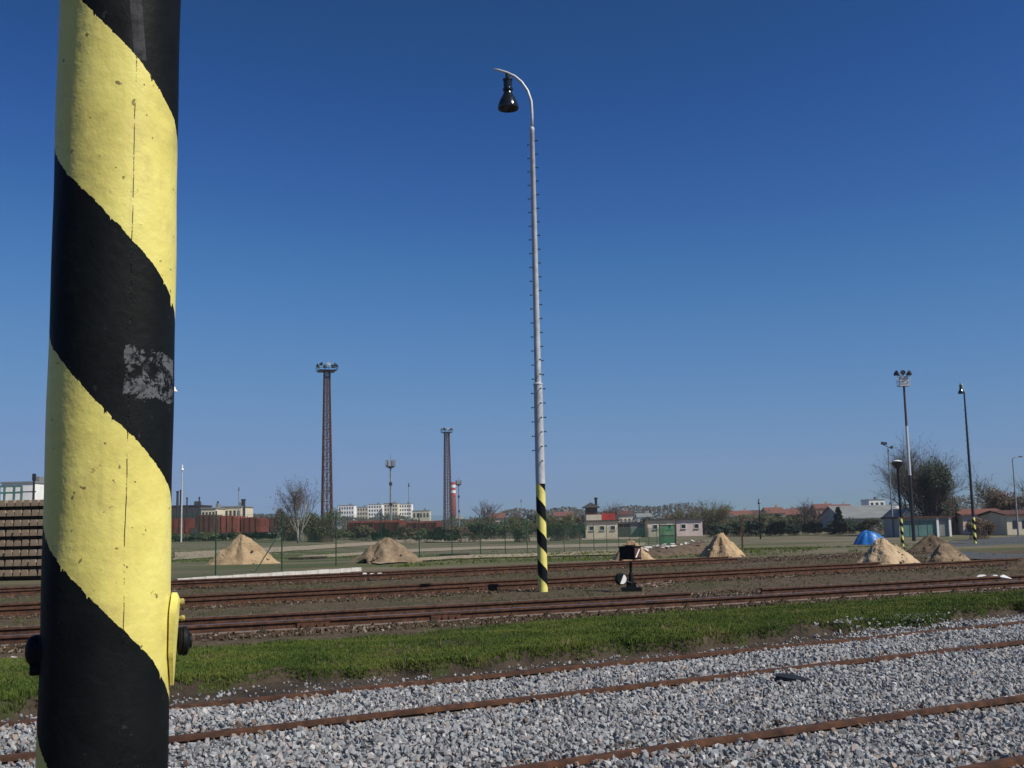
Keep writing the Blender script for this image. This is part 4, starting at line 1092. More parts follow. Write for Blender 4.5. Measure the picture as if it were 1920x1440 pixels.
def lattice_tower(px, Y, pyt, wb, wt, label, bays=17, mt='lattice', plat=4.0, seed=0, grp=None):
    b = B(px, Y); H = P(px, pyt, Y).z - b.z; t = thing('floodlight_tower', label, 'tower', b, R(20))
    Ht = H - 1.4; r = .13
    def cr(i, z): wz = wb + (wt - wb) * z / Ht; s = ((-1, -1), (1, -1), (1, 1), (-1, 1))[i % 4]; return Vector((s[0] * wz / 2, s[1] * wz / 2, z))
    for i in range(4): MB().tube(cr(i, 0), cr(i, Ht), r * 1.2, r, n=6).build('leg', M[mt], t)
    for k in range(bays):
        z0 = Ht * (1 - (1 - k / bays) ** 1.15); z1 = Ht * (1 - (1 - (k + 1) / bays) ** 1.15); mb = MB()
        for i in range(4):
            mb.tube(cr(i, z0), cr(i + 1, z1), r * .75, n=4); mb.tube(cr(i + 1, z0), cr(i, z1), r * .75, n=4); mb.tube(cr(i, z1), cr(i + 1, z1), r * .9, n=4)
        mb.build('brace', M[mt], t)
    MB().box((0, 0, Ht * .49), (.22, .2, Ht * .96)).build('cable_riser', M[mt], t)
    pf = MB().box((0, 0, Ht), (plat * .8, plat * .8, .25), taper=1.2).build('platform', M['dark_steel'], t)
    mb = MB(); h = plat / 2
    for z in (.5, 1.1):
        for p, q in (((-h, -h), (h, -h)), ((h, -h), (h, h)), ((h, h), (-h, h)), ((-h, h), (-h, -h))): mb.tube((*p, Ht + z), (*q, Ht + z), .05, n=4)
    for p in ((-h, -h), (h, -h), (h, h), (-h, h), (0, -h), (0, h), (h, 0), (-h, 0)): mb.tube((*p, Ht), (*p, Ht + 1.1), .05, n=4)
    mb.build('railing', M['dark_steel'], pf)
    for k in range(8):
        a = k * math.pi / 4; x, y = math.cos(a) * h * 1.05, math.sin(a) * h * 1.05
        m = Matrix.Rotation(a, 3, 'Z') @ Matrix.Rotation(R(60), 3, 'Y')
        MB().lathe([(.12, -.35), (.20, -.2), (.42, .1), (.45, .14)], (x, y, Ht + 1.25), 12, m).build('floodlight', M['lattice_grey'] if k % 3 == 0 else M['dark_steel'], t, autos=35)
lattice_tower(613, 235, 684, 2.05, 1.1, 'tallest red brown lattice floodlight tower behind the bare birch')
lattice_tower(840, 395, 804, 2.5, 1.5, 'red brown lattice floodlight tower beside the red and white chimney', plat=3.6)
def antenna(px, Y, pyt, label, s=1.0):
    b = B(px, Y); H = P(px, pyt, Y).z - b.z; t = thing('radio_mast', label, 'mast', b)
    MB().tube((0, 0, 0), (0, 0, H * .86), .38 * s, .22 * s, n=8).build('pole', M['lattice_grey'], t)
    for z in (.35, .62): MB().box((0, 0, H * z), (.9 * s, .9 * s, .9)).build('cabinet', M['dark_steel'], t)
    MB().tube((0, 0, H * .84), (0, 0, H), .09, .04, n=6).build('spike', M['dark_steel'], t)
    MB().lathe([(.3 * s, 0), (1.35 * s, .5), (1.35 * s, .7), (.3 * s, .75)], (0, 0, H * .82), 12).build('ring', M['dark_steel'], t)
    for k in range(9):
        a = k * 2 * math.pi / 9; MB().box((math.cos(a) * 1.35 * s, math.sin(a) * 1.35 * s, H * .89), (.32, .32, 2.0 * s), a).build('antenna', M['lattice_grey'], t)
antenna(733, 340, 853, 'slender radio mast with a crown of antennas above the white apartment blocks')
antenna(861, 460, 893, 'smaller radio mast standing close beside the striped chimney', .85)
def chimney():
    Y = 620; b = B(850, Y); H = P(850, 904, Y).z - b.z; t = thing('factory_chimney', 'red brick chimney with white bands at its top', 'chimney', b); r = 1.6
    MB().tube((0, 0, 0), (0, 0, H * .70), r * 1.25, r, n=16).build('shaft', M['wagon_red'], t, smooth=True)
    for k in range(5):
        z0 = H * (.70 + .06 * k); MB().tube((0, 0, z0), (0, 0, z0 + H * .06), r * (1.0 - .015 * k), r * (.985 - .015 * k), n=16).build('band', M['white_paint'] if k % 2 else M['red_paint'], t)
    MB().box((r * 2.2, 0, H * .12), (4, 5, H * .24)).build('annex', M['cream'], t)
chimney()

def windows(t, wall, x0, x1, z0, z1, cols, rows, y, fw=.55, fh=.55, mt='glass_dark'):
    """windows set into the front of a wall: recessed pane with a frame and sill; front faces -Y"""
    cw = (x1 - x0) / cols; rh = (z1 - z0) / rows; pm = fm = None
    for r in range(rows):
        for c in range(cols):
            cx = x0 + cw * (c + .5); cz = z0 + rh * (r + .5); ww, hh = cw * fw, rh * fh
            if pm is None:
                mb = MB().box((0, 0, 0), (ww, .06, hh)); o = mb.build('window', M[mt], wall); pm = o.data
            else: o = mk('window', pm, None, wall)
            o.location = (cx, y - .01, cz)
def block(px0, px1, Y, pyt, label, mt='white_wall', floors=5, cols=8, cat='apartment block', depth=12, roofmt='roof_grey', name='apartment_block', win=True, rz=0, parapet=.6, group=None):
    a = B(px0, Y); b = B(px1, Y); W = b.x - a.x; H = P((px0 + px1) / 2, pyt, Y).z - a.z; t = thing(name, label, cat, ((a.x + b.x) / 2, Y, a.z), rz, group)
    wl_ = MB().box((0, depth / 2, H / 2), (W, depth, H)).build('wall', M[mt], t)
    MB().box((0, depth / 2, H + .15), (W + .4, depth + .4, .3)).box((W * .2, depth / 2, H + parapet + .3), (W * .15, 3, parapet * 2)).build('roof', M[roofmt], t)
    if win: windows(t, wl_, -W / 2 + W * .03, W / 2 - W * .03, H * .06, H * .98, cols, floors, 0)
    return t
block(634, 664, 760, 948, 'white apartment block beside the tallest lattice tower', 'white_wall', 5, 6)
block(664, 690, 800, 951, 'cream apartment block between two white ones', 'cream', 5, 5)
block(690, 716, 780, 946, 'tall white apartment block between a cream one and the slender radio mast', 'white_wall', 6, 5)
block(720, 746, 770, 944, 'pale cream apartment block directly behind the slender radio mast', 'cream', 6, 5)
block(748, 772, 780, 945, 'white apartment block on the side towards the striped chimney', 'white_wall', 6, 5)
block(773, 806, 640, 958, 'low beige house past the last white apartment block', 'cream', 2, 5, cat='house', name='house', depth=9)
block(377, 404, 300, 954, 'cream hall with flat roof behind the brown wagons', 'cream', 2, 4, cat='hall', name='hall', depth=14)
block(412, 452, 310, 951, 'bright cream hall next to the dark chimney stub', 'cream', 2, 5, cat='hall', name='hall', depth=14)
block(320, 376, 330, 949, 'long dark grey shed with flat roof behind the wagon row', 'roof_dark', 1, 6, cat='shed', name='shed', depth=12, roofmt='roof_dark')
def stub(px, Y, pyt, wpx, label, mt='dark_steel', cat='chimney', name='chimney_stub'):
    b = B(px, Y); H = P(px, pyt, Y).z - b.z; r = wpx * Y / FPX / 2; t = thing(name, label, cat, b)
    MB().tube((0, 0, 0), (0, 0, H), r, r * .85, n=12).build('shaft', M[mt], t, smooth=False); MB().lathe([(r * 1.05, H - .4), (r * 1.15, H - .3), (r * 1.15, H), (r * .7, H + .05)], n=12).build('rim', M[mt], t)
stub(332, 320, 921, 5, 'dark chimney on the grey shed, nearer the striped pole'); stub(338, 322, 919, 4, 'slim dark chimney on the grey shed, beside the pale lamp post')
stub(350, 320, 933, 3, 'short dark vent stack on the grey shed'); stub(373, 320, 932, 3, 'dark vent stack at the grey shed end by the cream hall'); stub(456, 312, 936, 8, 'squat dark chimney beside the bright cream hall')
stub(408, 310, 940, 3, 'thin dark stack between the two cream halls')
block(0, 62, 215, 906, 'white industrial hall showing above the sleeper stack', 'white_wall', 1, 3, cat='hall', name='hall', depth=14, win=False)
def left_frame():
    Y = 150; b = B(18, Y); t = thing('steel_gantry', 'teal steel gantry frame before the white hall above the sleeper stack', 'gantry', b); k = Y / FPX
    z1 = P(18, 912, Y).z - b.z; z2 = P(18, 924, Y).z - b.z
    for x in (-28, -12, 6, 20): MB().box((x * k, 0, z1 / 2), (.25, .25, z1)).build('column', M['teal'], t)
    for z in (z1, z2): MB().box((-4 * k, .0, z + .002), (50 * k, .22, .25)).build('beam', M['teal'], t)
    b2 = B(61, Y); H = P(61, 888, Y).z - b2.z; t2 = thing('signal_mast', 'dark mast rising above the sleeper stack end', 'mast', b2)
    MB().tube((0, 0, 0), (0, 0, H), .20, .14, n=10).build('pole', M['dark_steel'], t2); MB().box((-1.0, 0, P(61, 922, Y).z - b2.z), (2.6, .14, .16)).build('cross_arm', M['dark_steel'], t2); MB().box((0, 0, H - .5), (.42, .3, .9)).build('signal_head', M['dark_steel'], t2)
left_frame()

def small_lamp(px, Y, pyt, label, head=True, mt='galv', r=.09, arm=0, stripe=None, group=None, py=985, double=False, hs=1.0):
    b = B(px, Y, py); H = P(px, pyt, Y).z - b.z; t = thing('street_lamp', label, 'street lamp', b)
    sm = M[mt]
    if stripe: sm = stripe_mat('lamp_foot_paint', .7, .35, stripe, .5)
    MB().lathe([(r * 1.15, -.1), (r * 1.1, stripe or .8), (r * .8, H * .55), (r * .55, H - .3)], n=16).build('mast', sm, t, autos=40)
    if stripe and mt != 'galv': pass
    if arm:
        pts = [(0, 0, H - .3), (arm * .05, 0, H - .1), (arm * .3, 0, H + .05), (arm, 0, H + .12)]
        MB().path(pts, [r * .55, r * .5, r * .45, r * .4], 8).build('arm', M[mt], t, smooth=True)
        MB().box((arm * 1.25, 0, H + .10), (abs(arm) * .6, .26, .14), taper=.7).build('lamp_head', M['dark_steel'], t)
    elif head:
        bell(MB(), (0, -.0, H + .35), hs).build('lamp_head', M['white_paint'] if head == 2 else M['black_enamel'], t, autos=35)
    return t
small_lamp(340, 150, 876, 'pale slim lamp post beside the red brown wagon end', 2, 'kerb', .11, hs=.9)
small_lamp(447, 260, 916, 'far thin lamp post rising above the bright cream hall', 1, 'lattice_grey', .12, hs=1.0)
small_lamp(767, 280, 908, 'thin lamp post in front of the last white apartment block', 1, 'lattice_grey', .12, hs=1.1)
small_lamp(1425, 150, 940, 'black post lamp on the grass beyond the steep orange sand heap', 1, 'black_paint', .10, hs=.8)
small_lamp(978, 330, 938, 'distant lamp post rising over the green shrub', 1, 'lattice_grey', .10, hs=1.0)
# lamp hidden behind the thick pole, only its white cowl peeping out
def hidden_lamp():
    Y = 95; b = B(316, Y, 900); H = P(322, 733, Y).z - b.z; t = thing('street_lamp', 'lamp whose white cowl peeps out from behind the thick striped pole', 'street lamp', b)
    MB().tube((0, 0, 0), (0, 0, H + .3), .12, .08, n=12).build('mast', M['galv'], t); e = P(325, 733, Y) - b
    MB().path([(0, 0, H + .2), (e.x * .5, 0, H + .45), (e.x, 0, H + .35)], .05, 8).build('arm', M['dark_steel'], t)
    MB().lathe([(.12, .3), (.16, .1), (.3, -.06), (.3, -.12), (.05, -.14)], (e.x + .05, 0, H + .05), 16).build('lamp_head', M['white_paint'], t, autos=35)
hidden_lamp()

# ------------------------------------------------------------------ depot building
def depot():
    Y = 188.; k = Y / FPX; a = B(1098, Y); t = thing('depot_building', 'long low cream depot building with flat dark roof and small windows', 'building', a)
    def X(px): return B(px, Y).x - a.x
    def Z(py, px=1200): return P(px, py, Y).z - a.z
    zr = Z(976)
    secs = [(1098, 1158, 'cream', 3), (1214, 1267, 'cream', 2), (1268, 1317, 'pink_wall', 2)]
    for p0, p1, mt, n in secs:
        x0, x1 = X(p0), X(p1); wl_ = MB().box(((x0 + x1) / 2, 4, zr / 2), (x1 - x0 - .02, 8, zr)).build('wall', M[mt], t)
        wd = (x1 - x0) / n
        for i in range(n):
            cx = x0 + wd * (i + .55); f = MB().box((cx, -.012, zr * .60), (.86, .07, .80)).build('window', M['white_wall'], wl_)
            g = MB().box((cx, -.034, zr * .60), (.72, .05, .66)).build('pane', M['glass_dark'], wl_)
            MB().box((cx, -.07, zr * .60 - .44), (.95, .16, .06)).build('sill', M['grey_wall'], wl_)
    x0, x1 = X(1158), X(1214); MB().box(((x0 + x1) / 2, 6.2, zr / 2 - .1), (x1 - x0 - .02, 5, zr - .2)).build('wall', M['grey_wall'], t)
    for i, (p0, p1, mt) in enumerate(((1161, 1172, 'roof_dark'), (1173, 1185, 'roof_dark'), (1187, 1199, 'roof_grey'), (1201, 1212, 'teal'))):
        MB().box(((X(p0) + X(p1)) / 2, 3.66, zr * .42), (X(p1) - X(p0), .08, zr * .80)).build('door', M[mt], t)
    MB().box((X(1129), 4, zr + .10), (X(1158) - X(1098) + .5, 8.6, .2)).build('roof', M['roof_dark'], t)
    MB().box(((X(1214) + X(1317)) / 2, 4, zr + .10), (X(1317) - X(1214) + .5, 8.6, .2)).build('roof', M['roof_dark'], t)
    MB().box((X(1186), 6.0, zr + .02), (X(1214) - X(1160) - .1, 5.6, .16)).build('roof', M['roof_grey'], t)
    # upper storey and look-out room
    z1 = Z(963); MB().box(((X(1101) + X(1130)) / 2, 4.4, (zr + .2 + z1) / 2), (X(1130) - X(1101), 5, z1 - zr - .2)).build('upper_wall', M['cream'], t)
    MB().box(((X(1131) + X(1156)) / 2, 4.6, (zr + .2 + Z(961)) / 2), (X(1156) - X(1131), 4.6, Z(961) - zr - .2)).build('upper_wall', M['red_paint'], t)
    z2 = Z(950); x0, x1 = X(1102), X(1122); rm = MB().box(((x0 + x1) / 2, 4.4, (z1 + z2) / 2), (x1 - x0, 2.6, z2 - z1)).build('lookout_room', M['brown_wall'], t)
    for q in (.28, .72): MB().box((x0 + (x1 - x0) * q, 3.08, (z1 + z2) / 2 + .1), (.6, .06, .6)).build('window', M['glass_dark'], rm)
    cx = (x0 + x1) / 2; hw = (x1 - x0) / 2 + .55; zt = Z(939)
    MB().add([(cx - hw, 2.6, z2), (cx + hw, 2.6, z2), (cx + hw, 6.2, z2), (cx - hw, 6.2, z2), (cx, 4.4, zt), (cx - hw, 2.6, z2 + .14), (cx + hw, 2.6, z2 + .14), (cx + hw, 6.2, z2 + .14), (cx - hw, 6.2, z2 + .14)],
             [(3, 2, 1, 0), (0, 1, 6, 5), (1, 2, 7, 6), (2, 3, 8, 7), (3, 0, 5, 8), (5, 6, 4), (6, 7, 4), (7, 8, 4), (8, 5, 4)]).build('lookout_roof', M['roof_dark'], t)
    MB().box((X(1124), 6.6, (zr + Z(931)) / 2), (.42, .42, Z(931) - zr)).box((X(1124), 6.6, Z(931)), (.6, .6, .25)).build('chimney', M['dark_steel'], t)
depot()

# ------------------------------------------------------------------ houses along the skyline
def house(px0, px1, Y, pye, pyr, label, wall='white_wall', roof='roof_red', gable=False, cols=3, floors=1, depth=8, chim=True):
    a = B(px0, Y); b = B(px1, Y); W = b.x - a.x; H = P((px0 + px1) / 2, pye, Y).z - a.z; Hr = P((px0 + px1) / 2, pyr, Y).z - a.z
    t = thing('house', label, 'house', ((a.x + b.x) / 2, Y, a.z)); wl_ = MB()
    wl_.box((0, depth / 2, H / 2), (W, depth, H))
    if gable: wl_.prism([(-W / 2, H), (W / 2, H), (0, Hr - .15)], 0, depth)
    wo = wl_.build('wall', M[wall], t); o = .35; th = .18
    mb = MB()
    if gable:
        for s in (-1, 1): mb.prism([(0, Hr), (s * (W / 2 + o), H - .1), (s * (W / 2 + o), H - .1 + th), (0, Hr + th)], -o, depth + o)
    else:
        m = Matrix.Rotation(R(90), 3, 'Z')
        for y0, y1 in ((-o, depth / 2), (depth + o, depth / 2)):
            vs = [(-W / 2 - o, y0, H), (W / 2 + o, y0, H), (W / 2 + o, y1, Hr), (-W / 2 - o, y1, Hr)]; vs += [(x, y, z + th) for x, y, z in vs]
            mb.add(vs, [(0, 3, 2, 1), (4, 5, 6, 7), (0, 1, 5, 4), (1, 2, 6, 5), (2, 3, 7, 6), (3, 0, 4, 7)])
        wo2 = MB()
        for x in (-W / 2 + .01, W / 2 - .21): wo2.add([(x, .02, H), (x, depth - .02, H), (x, depth / 2, Hr), (x + .2, .02, H), (x + .2, depth - .02, H), (x + .2, depth / 2, Hr)], [(0, 1, 2), (5, 4, 3), (0, 2, 5, 3), (1, 4, 5, 2)])
        wo2.build('gable', M[wall], t)
    rf = mb.build('roof', M[roof], t)
    if chim: MB().box((W * .22, depth / 2, Hr + .3), (.55, .55, 1.3)).build('chimney', M['orange_wall'], rf)
    windows(t, wo, -W / 2 + W * .06, W / 2 - W * .06, H * .12, H * .95, cols, floors, 0, .45, .5)
    return t
house(1040, 1075, 420, 968, 960, 'small cream house with red roof behind the striped lamp foot', 'cream', 'roof_red', floors=1)
house(920, 946, 400, 972, 963, 'small pink house with red roof beside the lone bare tree', 'pink_wall', 'roof_red')
house(1160, 1186, 380, 966, 958, 'cream house with brown roof behind the depot recess', 'cream', 'brown_wall')
house(1196, 1222, 420, 970, 963, 'white house with grey roof behind the pink depot wing', 'white_wall', 'roof_grey')
house(1345, 1375, 360, 966, 956, 'white house with red roof beside the round brown shrubs', 'white_wall', 'roof_red', floors=2)
house(1378, 1412, 370, 968, 958, 'pink house with brown roof behind the reddish post', 'pink_wall', 'roof_red', floors=2)
house(1415, 1446, 380, 966, 957, 'cream house with dark roof behind the black post lamp', 'cream', 'brown_wall', floors=2)
house(1440, 1472, 330, 963, 952, 'house with bright red roof beyond the dark hedge', 'pink_wall', 'roof_red')
house(1474, 1502, 350, 966, 955, 'orange walled house beyond the dark hedge', 'orange_wall', 'roof_red')
house(1532, 1566, 420, 954, 945, 'orange two storey house beside the bare bushy tree', 'orange_wall', 'roof_red', cols=4, floors=2)
house(1564, 1600, 430, 953, 946, 'red roofed house joining the long grey roof', 'orange_wall', 'roof_red', cols=4, floors=2)
block(1632, 1662, 520, 937, 'white flat topped block rising above the long grey roof', 'white_wall', 2, 3, depth=12, cat='building', name='office_block')
block(1662, 1690, 540, 947, 'low white wing beside the flat topped block', 'white_wall', 1, 3, depth=12, cat='building', name='office_block', win=True)
house(1580, 1700, 210, 972, 948, 'long barn with a grey sheet roof behind the evergreens', 'grey_wall', 'roof_grey', cols=8, depth=16, chim=False)
house(1690, 1722, 150, 972, 956, 'small gabled shed with pale front behind the teal garages', 'cream', 'roof_grey', True, 2, depth=7, chim=False)
house(1806, 1886, 148, 966, 956, 'low bungalow with red tiled roof behind the round dark bush', 'pink_wall', 'roof_red', cols=5, depth=7, chim=False)
house(1888, 1990, 140, 966, 958, 'beige walled bungalow at the road bend', 'cream', 'brown_wall', cols=5, depth=8, chim=False)
def garages():
    Y = 140.; a = B(1686, Y); t = thing('garage_row', 'row of teal garage doors with white pillars under a flat roof', 'garage', a)
    def X(px): return B(px, Y).x - a.x
    H = P(1735, 971, Y).z - a.z; W = X(1784)
    MB().box((W / 2, 3, H / 2), (W, 5.9, H)).build('wall', M['grey_wall'], t); MB().box((W / 2, 2.9, H + .1), (W + .5, 6.6, .2)).build('roof', M['brown_wall'], t)
    for p0, p1 in ((1690, 1704), (1706, 1720), (1722, 1737), (1739, 1754)): MB().box(((X(p0) + X(p1)) / 2, 0.02, H * .44), (X(p1) - X(p0), .08, H * .84)).build('door', M['teal'], t)
    MB().box(((X(1761) + X(1777)) / 2, .02, H * .45), (X(1777) - X(1761), .08, H * .86)).build('door', M['roof_grey'], t)
    for p in (1757, 1780): MB().box((X(p), -.12, H * .5), (X(1760) - X(1756), .28, H * 1.0 + .1)).build('pillar', M['white_paint'], t)
garages()

# ------------------------------------------------------------------ right hand lamps and masts
def flood_mast():
    Y = 118.; b = B(1712, Y, 985); H = P(1699, 724, Y).z - b.z; t = thing('floodlight_mast', 'tall steel mast with a cage and floodlights standing before the big bare tree', 'mast', b)
    MB().tube((0, 0, 0), (0, 0, H * .42), .20, .17, n=14).build('lower_mast', M['dark_steel'], t); MB().tube((0, 0, H * .42), (0, 0, H * .74), .165, .14, n=14).build('middle_mast', M['galv'], t); MB().tube((0, 0, H * .74), (0, 0, H), .13, .11, n=14).build('upper_mast', M['lattice'], t)
    MB().box((0, 0, H + .05), (1.1, 1.0, .12)).box((0, 0, H + .6), (.8, .7, .9)).build('cage', M['galv'], t)
    mb = MB()
    for p, q in (((-.55, -.5), (.55, -.5)), ((.55, -.5), (.55, .5)), ((.55, .5), (-.55, .5)), ((-.55, .5), (-.55, -.5))):
        for z in (.55, 1.1): mb.tube((*p, H + z), (*q, H + z), .03, n=4)
        mb.tube((*p, H), (*p, H + 1.1), .03, n=4)
    mb.build('railing', M['galv'], t)
    for x, y, s in ((-.75, -.2, .9), (-.2, -.55, .8), (.5, -.45, .8), (.7, .3, .7)):
        m = Matrix.Rotation(math.atan2(y, x), 3, 'Z') @ Matrix.Rotation(R(65), 3, 'Y'); MB().lathe([(.10, -.3), (.17, -.15), (.34 * s, .12), (.36 * s, .16)], (x, y, H + 1.35), 12, m).build('floodlight', M['dark_steel'], t, autos=35)
flood_mast()
def right_lamp():
    Y = 90.; b = B(1827, Y, 1000); H = P(1806, 735, Y).z - b.z; t = thing('street_lamp', 'slender dark lamp with striped foot at the edge of the asphalt road', 'street lamp', b)
    zs = 2.15; sm = stripe_mat('road_lamp_paint', .66, .3, zs, .5)
    MB().lathe([(.13, -.1), (.125, zs), (.12, zs + .05)], n=18).build('foot', sm, t, autos=35); MB().lathe([(.115, zs), (.10, H * .5), (.06, H - .1), (.05, H)], n=14).build('mast', M['dark_steel'], t, autos=35)
    MB().path([(0, 0, H - .1), (-.02, 0, H + .3), (-.12, 0, H + .62), (-.25, 0, H + .72)], .035, 8).build('arm', M['galv'], t, smooth=True)
    bell(MB(), (-.26, 0, H + .72), 1.0).build('lamp_head', M['black_enamel'], t, autos=35)
    me = None
    for k in range(16):
        for s in (-1, 1):
            if me is None: o = MB().tube((0, 0, 0), (.12, 0, 0), .014, n=5).build('peg', M['dark_steel'], t); me = o.data
            else: o = mk('peg', me, None, t)
            o.location = (s * .07, 0, 3.4 + k * .5 + (.2 if s > 0 else 0)); o.rotation_euler = (0, 0, 0 if s > 0 else math.pi)
right_lamp()
def mushroom_lamp():
    Y = 88.; b = B(1691, Y, 1000); H = P(1684, 872, Y).z - b.z; t = thing('street_lamp', 'short dark lamp with wide mushroom reflector and striped foot behind the pale heap', 'street lamp', b)
    zs = 2.3; MB().lathe([(.12, -.1), (.115, zs)], n=18).build('foot', stripe_mat('mushroom_lamp_paint', .66, .2, zs + 1, .5), t); MB().lathe([(.10, zs), (.085, H)], n=14).build('mast', M['black_paint'], t)
    MB().lathe([(.08, -.5), (.22, -.42), (.44, -.12), (.46, .0), (.36, .10), (.1, .18)], (0, 0, H + .2), 24).build('reflector', M['black_enamel'], t, autos=40); MB().lathe([(.40, .07), (.30, .14), (.12, .20), (.02, .21)], (0, 0, H + .2), 20).build('cap', M['white_paint'], t, smooth=True)
mushroom_lamp()
def twin_mast():
    Y = 142.; b = B(1674, Y, 985); H = P(1667, 840, Y).z - b.z; t = thing('floodlight_mast', 'thin mast with small floodlights on a crossarm beside the mushroom lamp', 'mast', b)
    MB().tube((0, 0, 0), (0, 0, H), .11, .07, n=10).build('pole', M['lattice_grey'], t); MB().tube((-.7, 0, H + .5), (.5, 0, H - .1), .05, n=6).build('cross_arm', M['dark_steel'], t)
    for x, z in ((-.7, .65), (-.3, .6), (.45, .1)): MB().box((x, -.1, H + z), (.36, .3, .34), taper=.7).build('floodlight', M['dark_steel'], t)
twin_mast()
small_lamp(1908, 128, 858, 'grey street light with a single arm beyond the road bend', 1, 'lattice_grey', .10, arm=.75)
def rust_post():
    Y = 82.; b = B(1391, Y, 1000); H = P(1390, 972, Y).z - b.z; t = thing('steel_post', 'rusty brown steel post behind the steep orange sand heap', 'post', b)
    MB().box((0, 0, H / 2), (.13, .03, H)).box((0, .06, H / 2), (.03, .10, H)).build('profile', M['rust'], t); MB().box((0, -.02, H - .1), (.2, .02, .2)).build('cap_plate', M['rust'], t)
rust_post()

# ------------------------------------------------------------------ vegetation
bare_tree('birch_tree', 562, 140, 886, 78, 'bare birch with pale trunks and hazy twigs in front of the lattice tower', 3, 'birch', 'twig_grey', 4, (6, 5, 4, 4), .25, (18, 42), 3, tw=.012, leaf='leaf_brown', nleaf=900, lsize=.10)
bare_tree('bare_tree', 915, 230, 930, 52, 'bare rounded tree standing alone near the second lattice tower', 5, 'bark', 'twig', 4, (6, 5, 4, 4), .3, (20, 45), 2, tw=.016)
bare_tree('bare_tree', 1732, 156, 799, 132, 'big spreading bare tree behind the floodlight mast', 8, 'bark', 'twig_grey', 5, (9, 6, 5, 4, 3), .26, (20, 52), 3, tw=.015, leaf='leaf_olive', nleaf=2600, lsize=.10)
bare_tree('bare_tree', 1862, 165, 884, 62, 'smaller bare tree above the brown hedge by the road', 9, 'bark', 'twig_grey', 4, (7, 5, 4, 4), .3, (25, 50), 1, tw=.02, leaf='leaf_olive', nleaf=700, lsize=.12)
bare_tree('bare_tree', 1518, 200, 928, 60, 'bare bushy tree above the dark hedge near the orange houses', 10, 'bark', 'twig', 4, (6, 5, 4, 4), .3, (25, 50), 2, tw=.018)
bare_tree('bare_tree', 1146, 240, 936, 36, 'reddish bare tree directly behind the depot look-out', 12, 'bark', 'twig', 4, (6, 5, 4, 4), .3, (22, 45), 2, tw=.018, leaf='leaf_brown', nleaf=500, lsize=.14)
bare_tree('bare_tree', 1940, 170, 880, 70, 'bare tree at the road bend beyond the grey street light', 13, 'bark', 'twig_grey', 4, (7, 5, 4, 4), .3, (25, 50), 1, tw=.02)
def conifer(px, Y, pyt, wpx, label, seed):
    b = B(px, Y); H = P(px, pyt, Y).z - b.z; Wd = wpx * Y / FPX; t = thing('conifer_tree', label, 'tree', b); rnd = random.Random(seed)
    MB().tube((0, 0, 0), (0, 0, H), H * .02, .03, n=8).build('trunk', M['bark'], t); mb = MB()
    for k in range(230):
        u = rnd.random() ** .8; z = H * (.06 + .94 * u); r = Wd * .5 * (1 - u) ** .75 * rnd.uniform(.6, 1.1) + .15; a = rnd.uniform(0, 6.283); d = Vector((math.cos(a), math.sin(a), -.18))
        for q in range(9):
            c = Vector((0, 0, z)) + d * r * (q + 1) / 9; s = r * .20 + .06; n_ = Vector((rnd.gauss(0, 1), rnd.gauss(0, 1), rnd.gauss(0, .6))).normalized(); x = (d + n_ * .5).normalized() * s * 1.4; y = x.cross(n_).normalized() * s * .6; mb.add([c - y, c + x, c + y, c - x * .4], [(0, 1, 2, 3)])
    mb.build('crown', M['leaf_dark'], t)
bush('evergreen_tree', 1766, 150, 862, 84, 'dark ivy clad evergreen mass in front of the big bare tree', 21, 'leaf_dark', 'twig', 5200, .20, cat='tree', ntw=200)
conifer(1573, 175, 950, 26, 'narrow pointed evergreen before the long grey barn', 4)
bush('shrub', 1836, 118, 966, 66, 'round dark bush beside the striped road lamp', 2, 'leaf_brown', 'twig', 2200, .14)
bush('shrub', 1880, 160, 914, 92, 'tall brown leafless hedge mass above the bungalows', 3, 'leaf_brown', 'twig', 2600, .20, ntw=260)
bush('shrub', 1948, 158, 918, 80, 'tall brown hedge mass at the road bend end', 4, 'leaf_brown', 'twig', 2200, .20, ntw=220)
bush('shrub', 1338, 205, 940, 84, 'large rounded brown and olive shrub beside the pink depot wing', 5, 'leaf_olive', 'twig', 2400, .14, ntw=300)
bush('shrub', 1290, 220, 950, 60, 'olive shrub rising behind the roof of the pink depot wing', 6, 'leaf_olive', 'twig', 1500, .16, ntw=180)
bush('shrub', 600, 150, 946, 84, 'brown and olive thicket at the foot of the bare birch', 7, 'leaf_olive', 'twig', 2200, .14, ntw=260)
bush('shrub', 546, 152, 950, 60, 'brown thicket on the wagon side of the bare birch', 8, 'leaf_brown', 'twig', 1600, .14, ntw=200)
bush('shrub', 980, 165, 962, 52, 'green shrub between the lone bare tree and the striped lamp foot', 9, 'leaf_olive', 'twig', 1500, .15)
bush('shrub', 1048, 170, 958, 60, 'olive shrub between the striped lamp foot and the depot', 10, 'leaf_olive', 'twig', 1500, .16)
bush('shrub', 1078, 175, 975, 44, 'dark low shrub against the depot end wall', 11, 'leaf_dark', 'twig', 900, .16)
bush('shrub', 1640, 165, 966, 62, 'olive bush behind the blue tarpaulin', 12, 'leaf_olive', 'twig', 1500, .16)
bush('shrub', 1588, 180, 968, 50, 'dark bush between the pointed evergreen and tarpaulin', 13, 'leaf_dark', 'twig', 1300, .16)
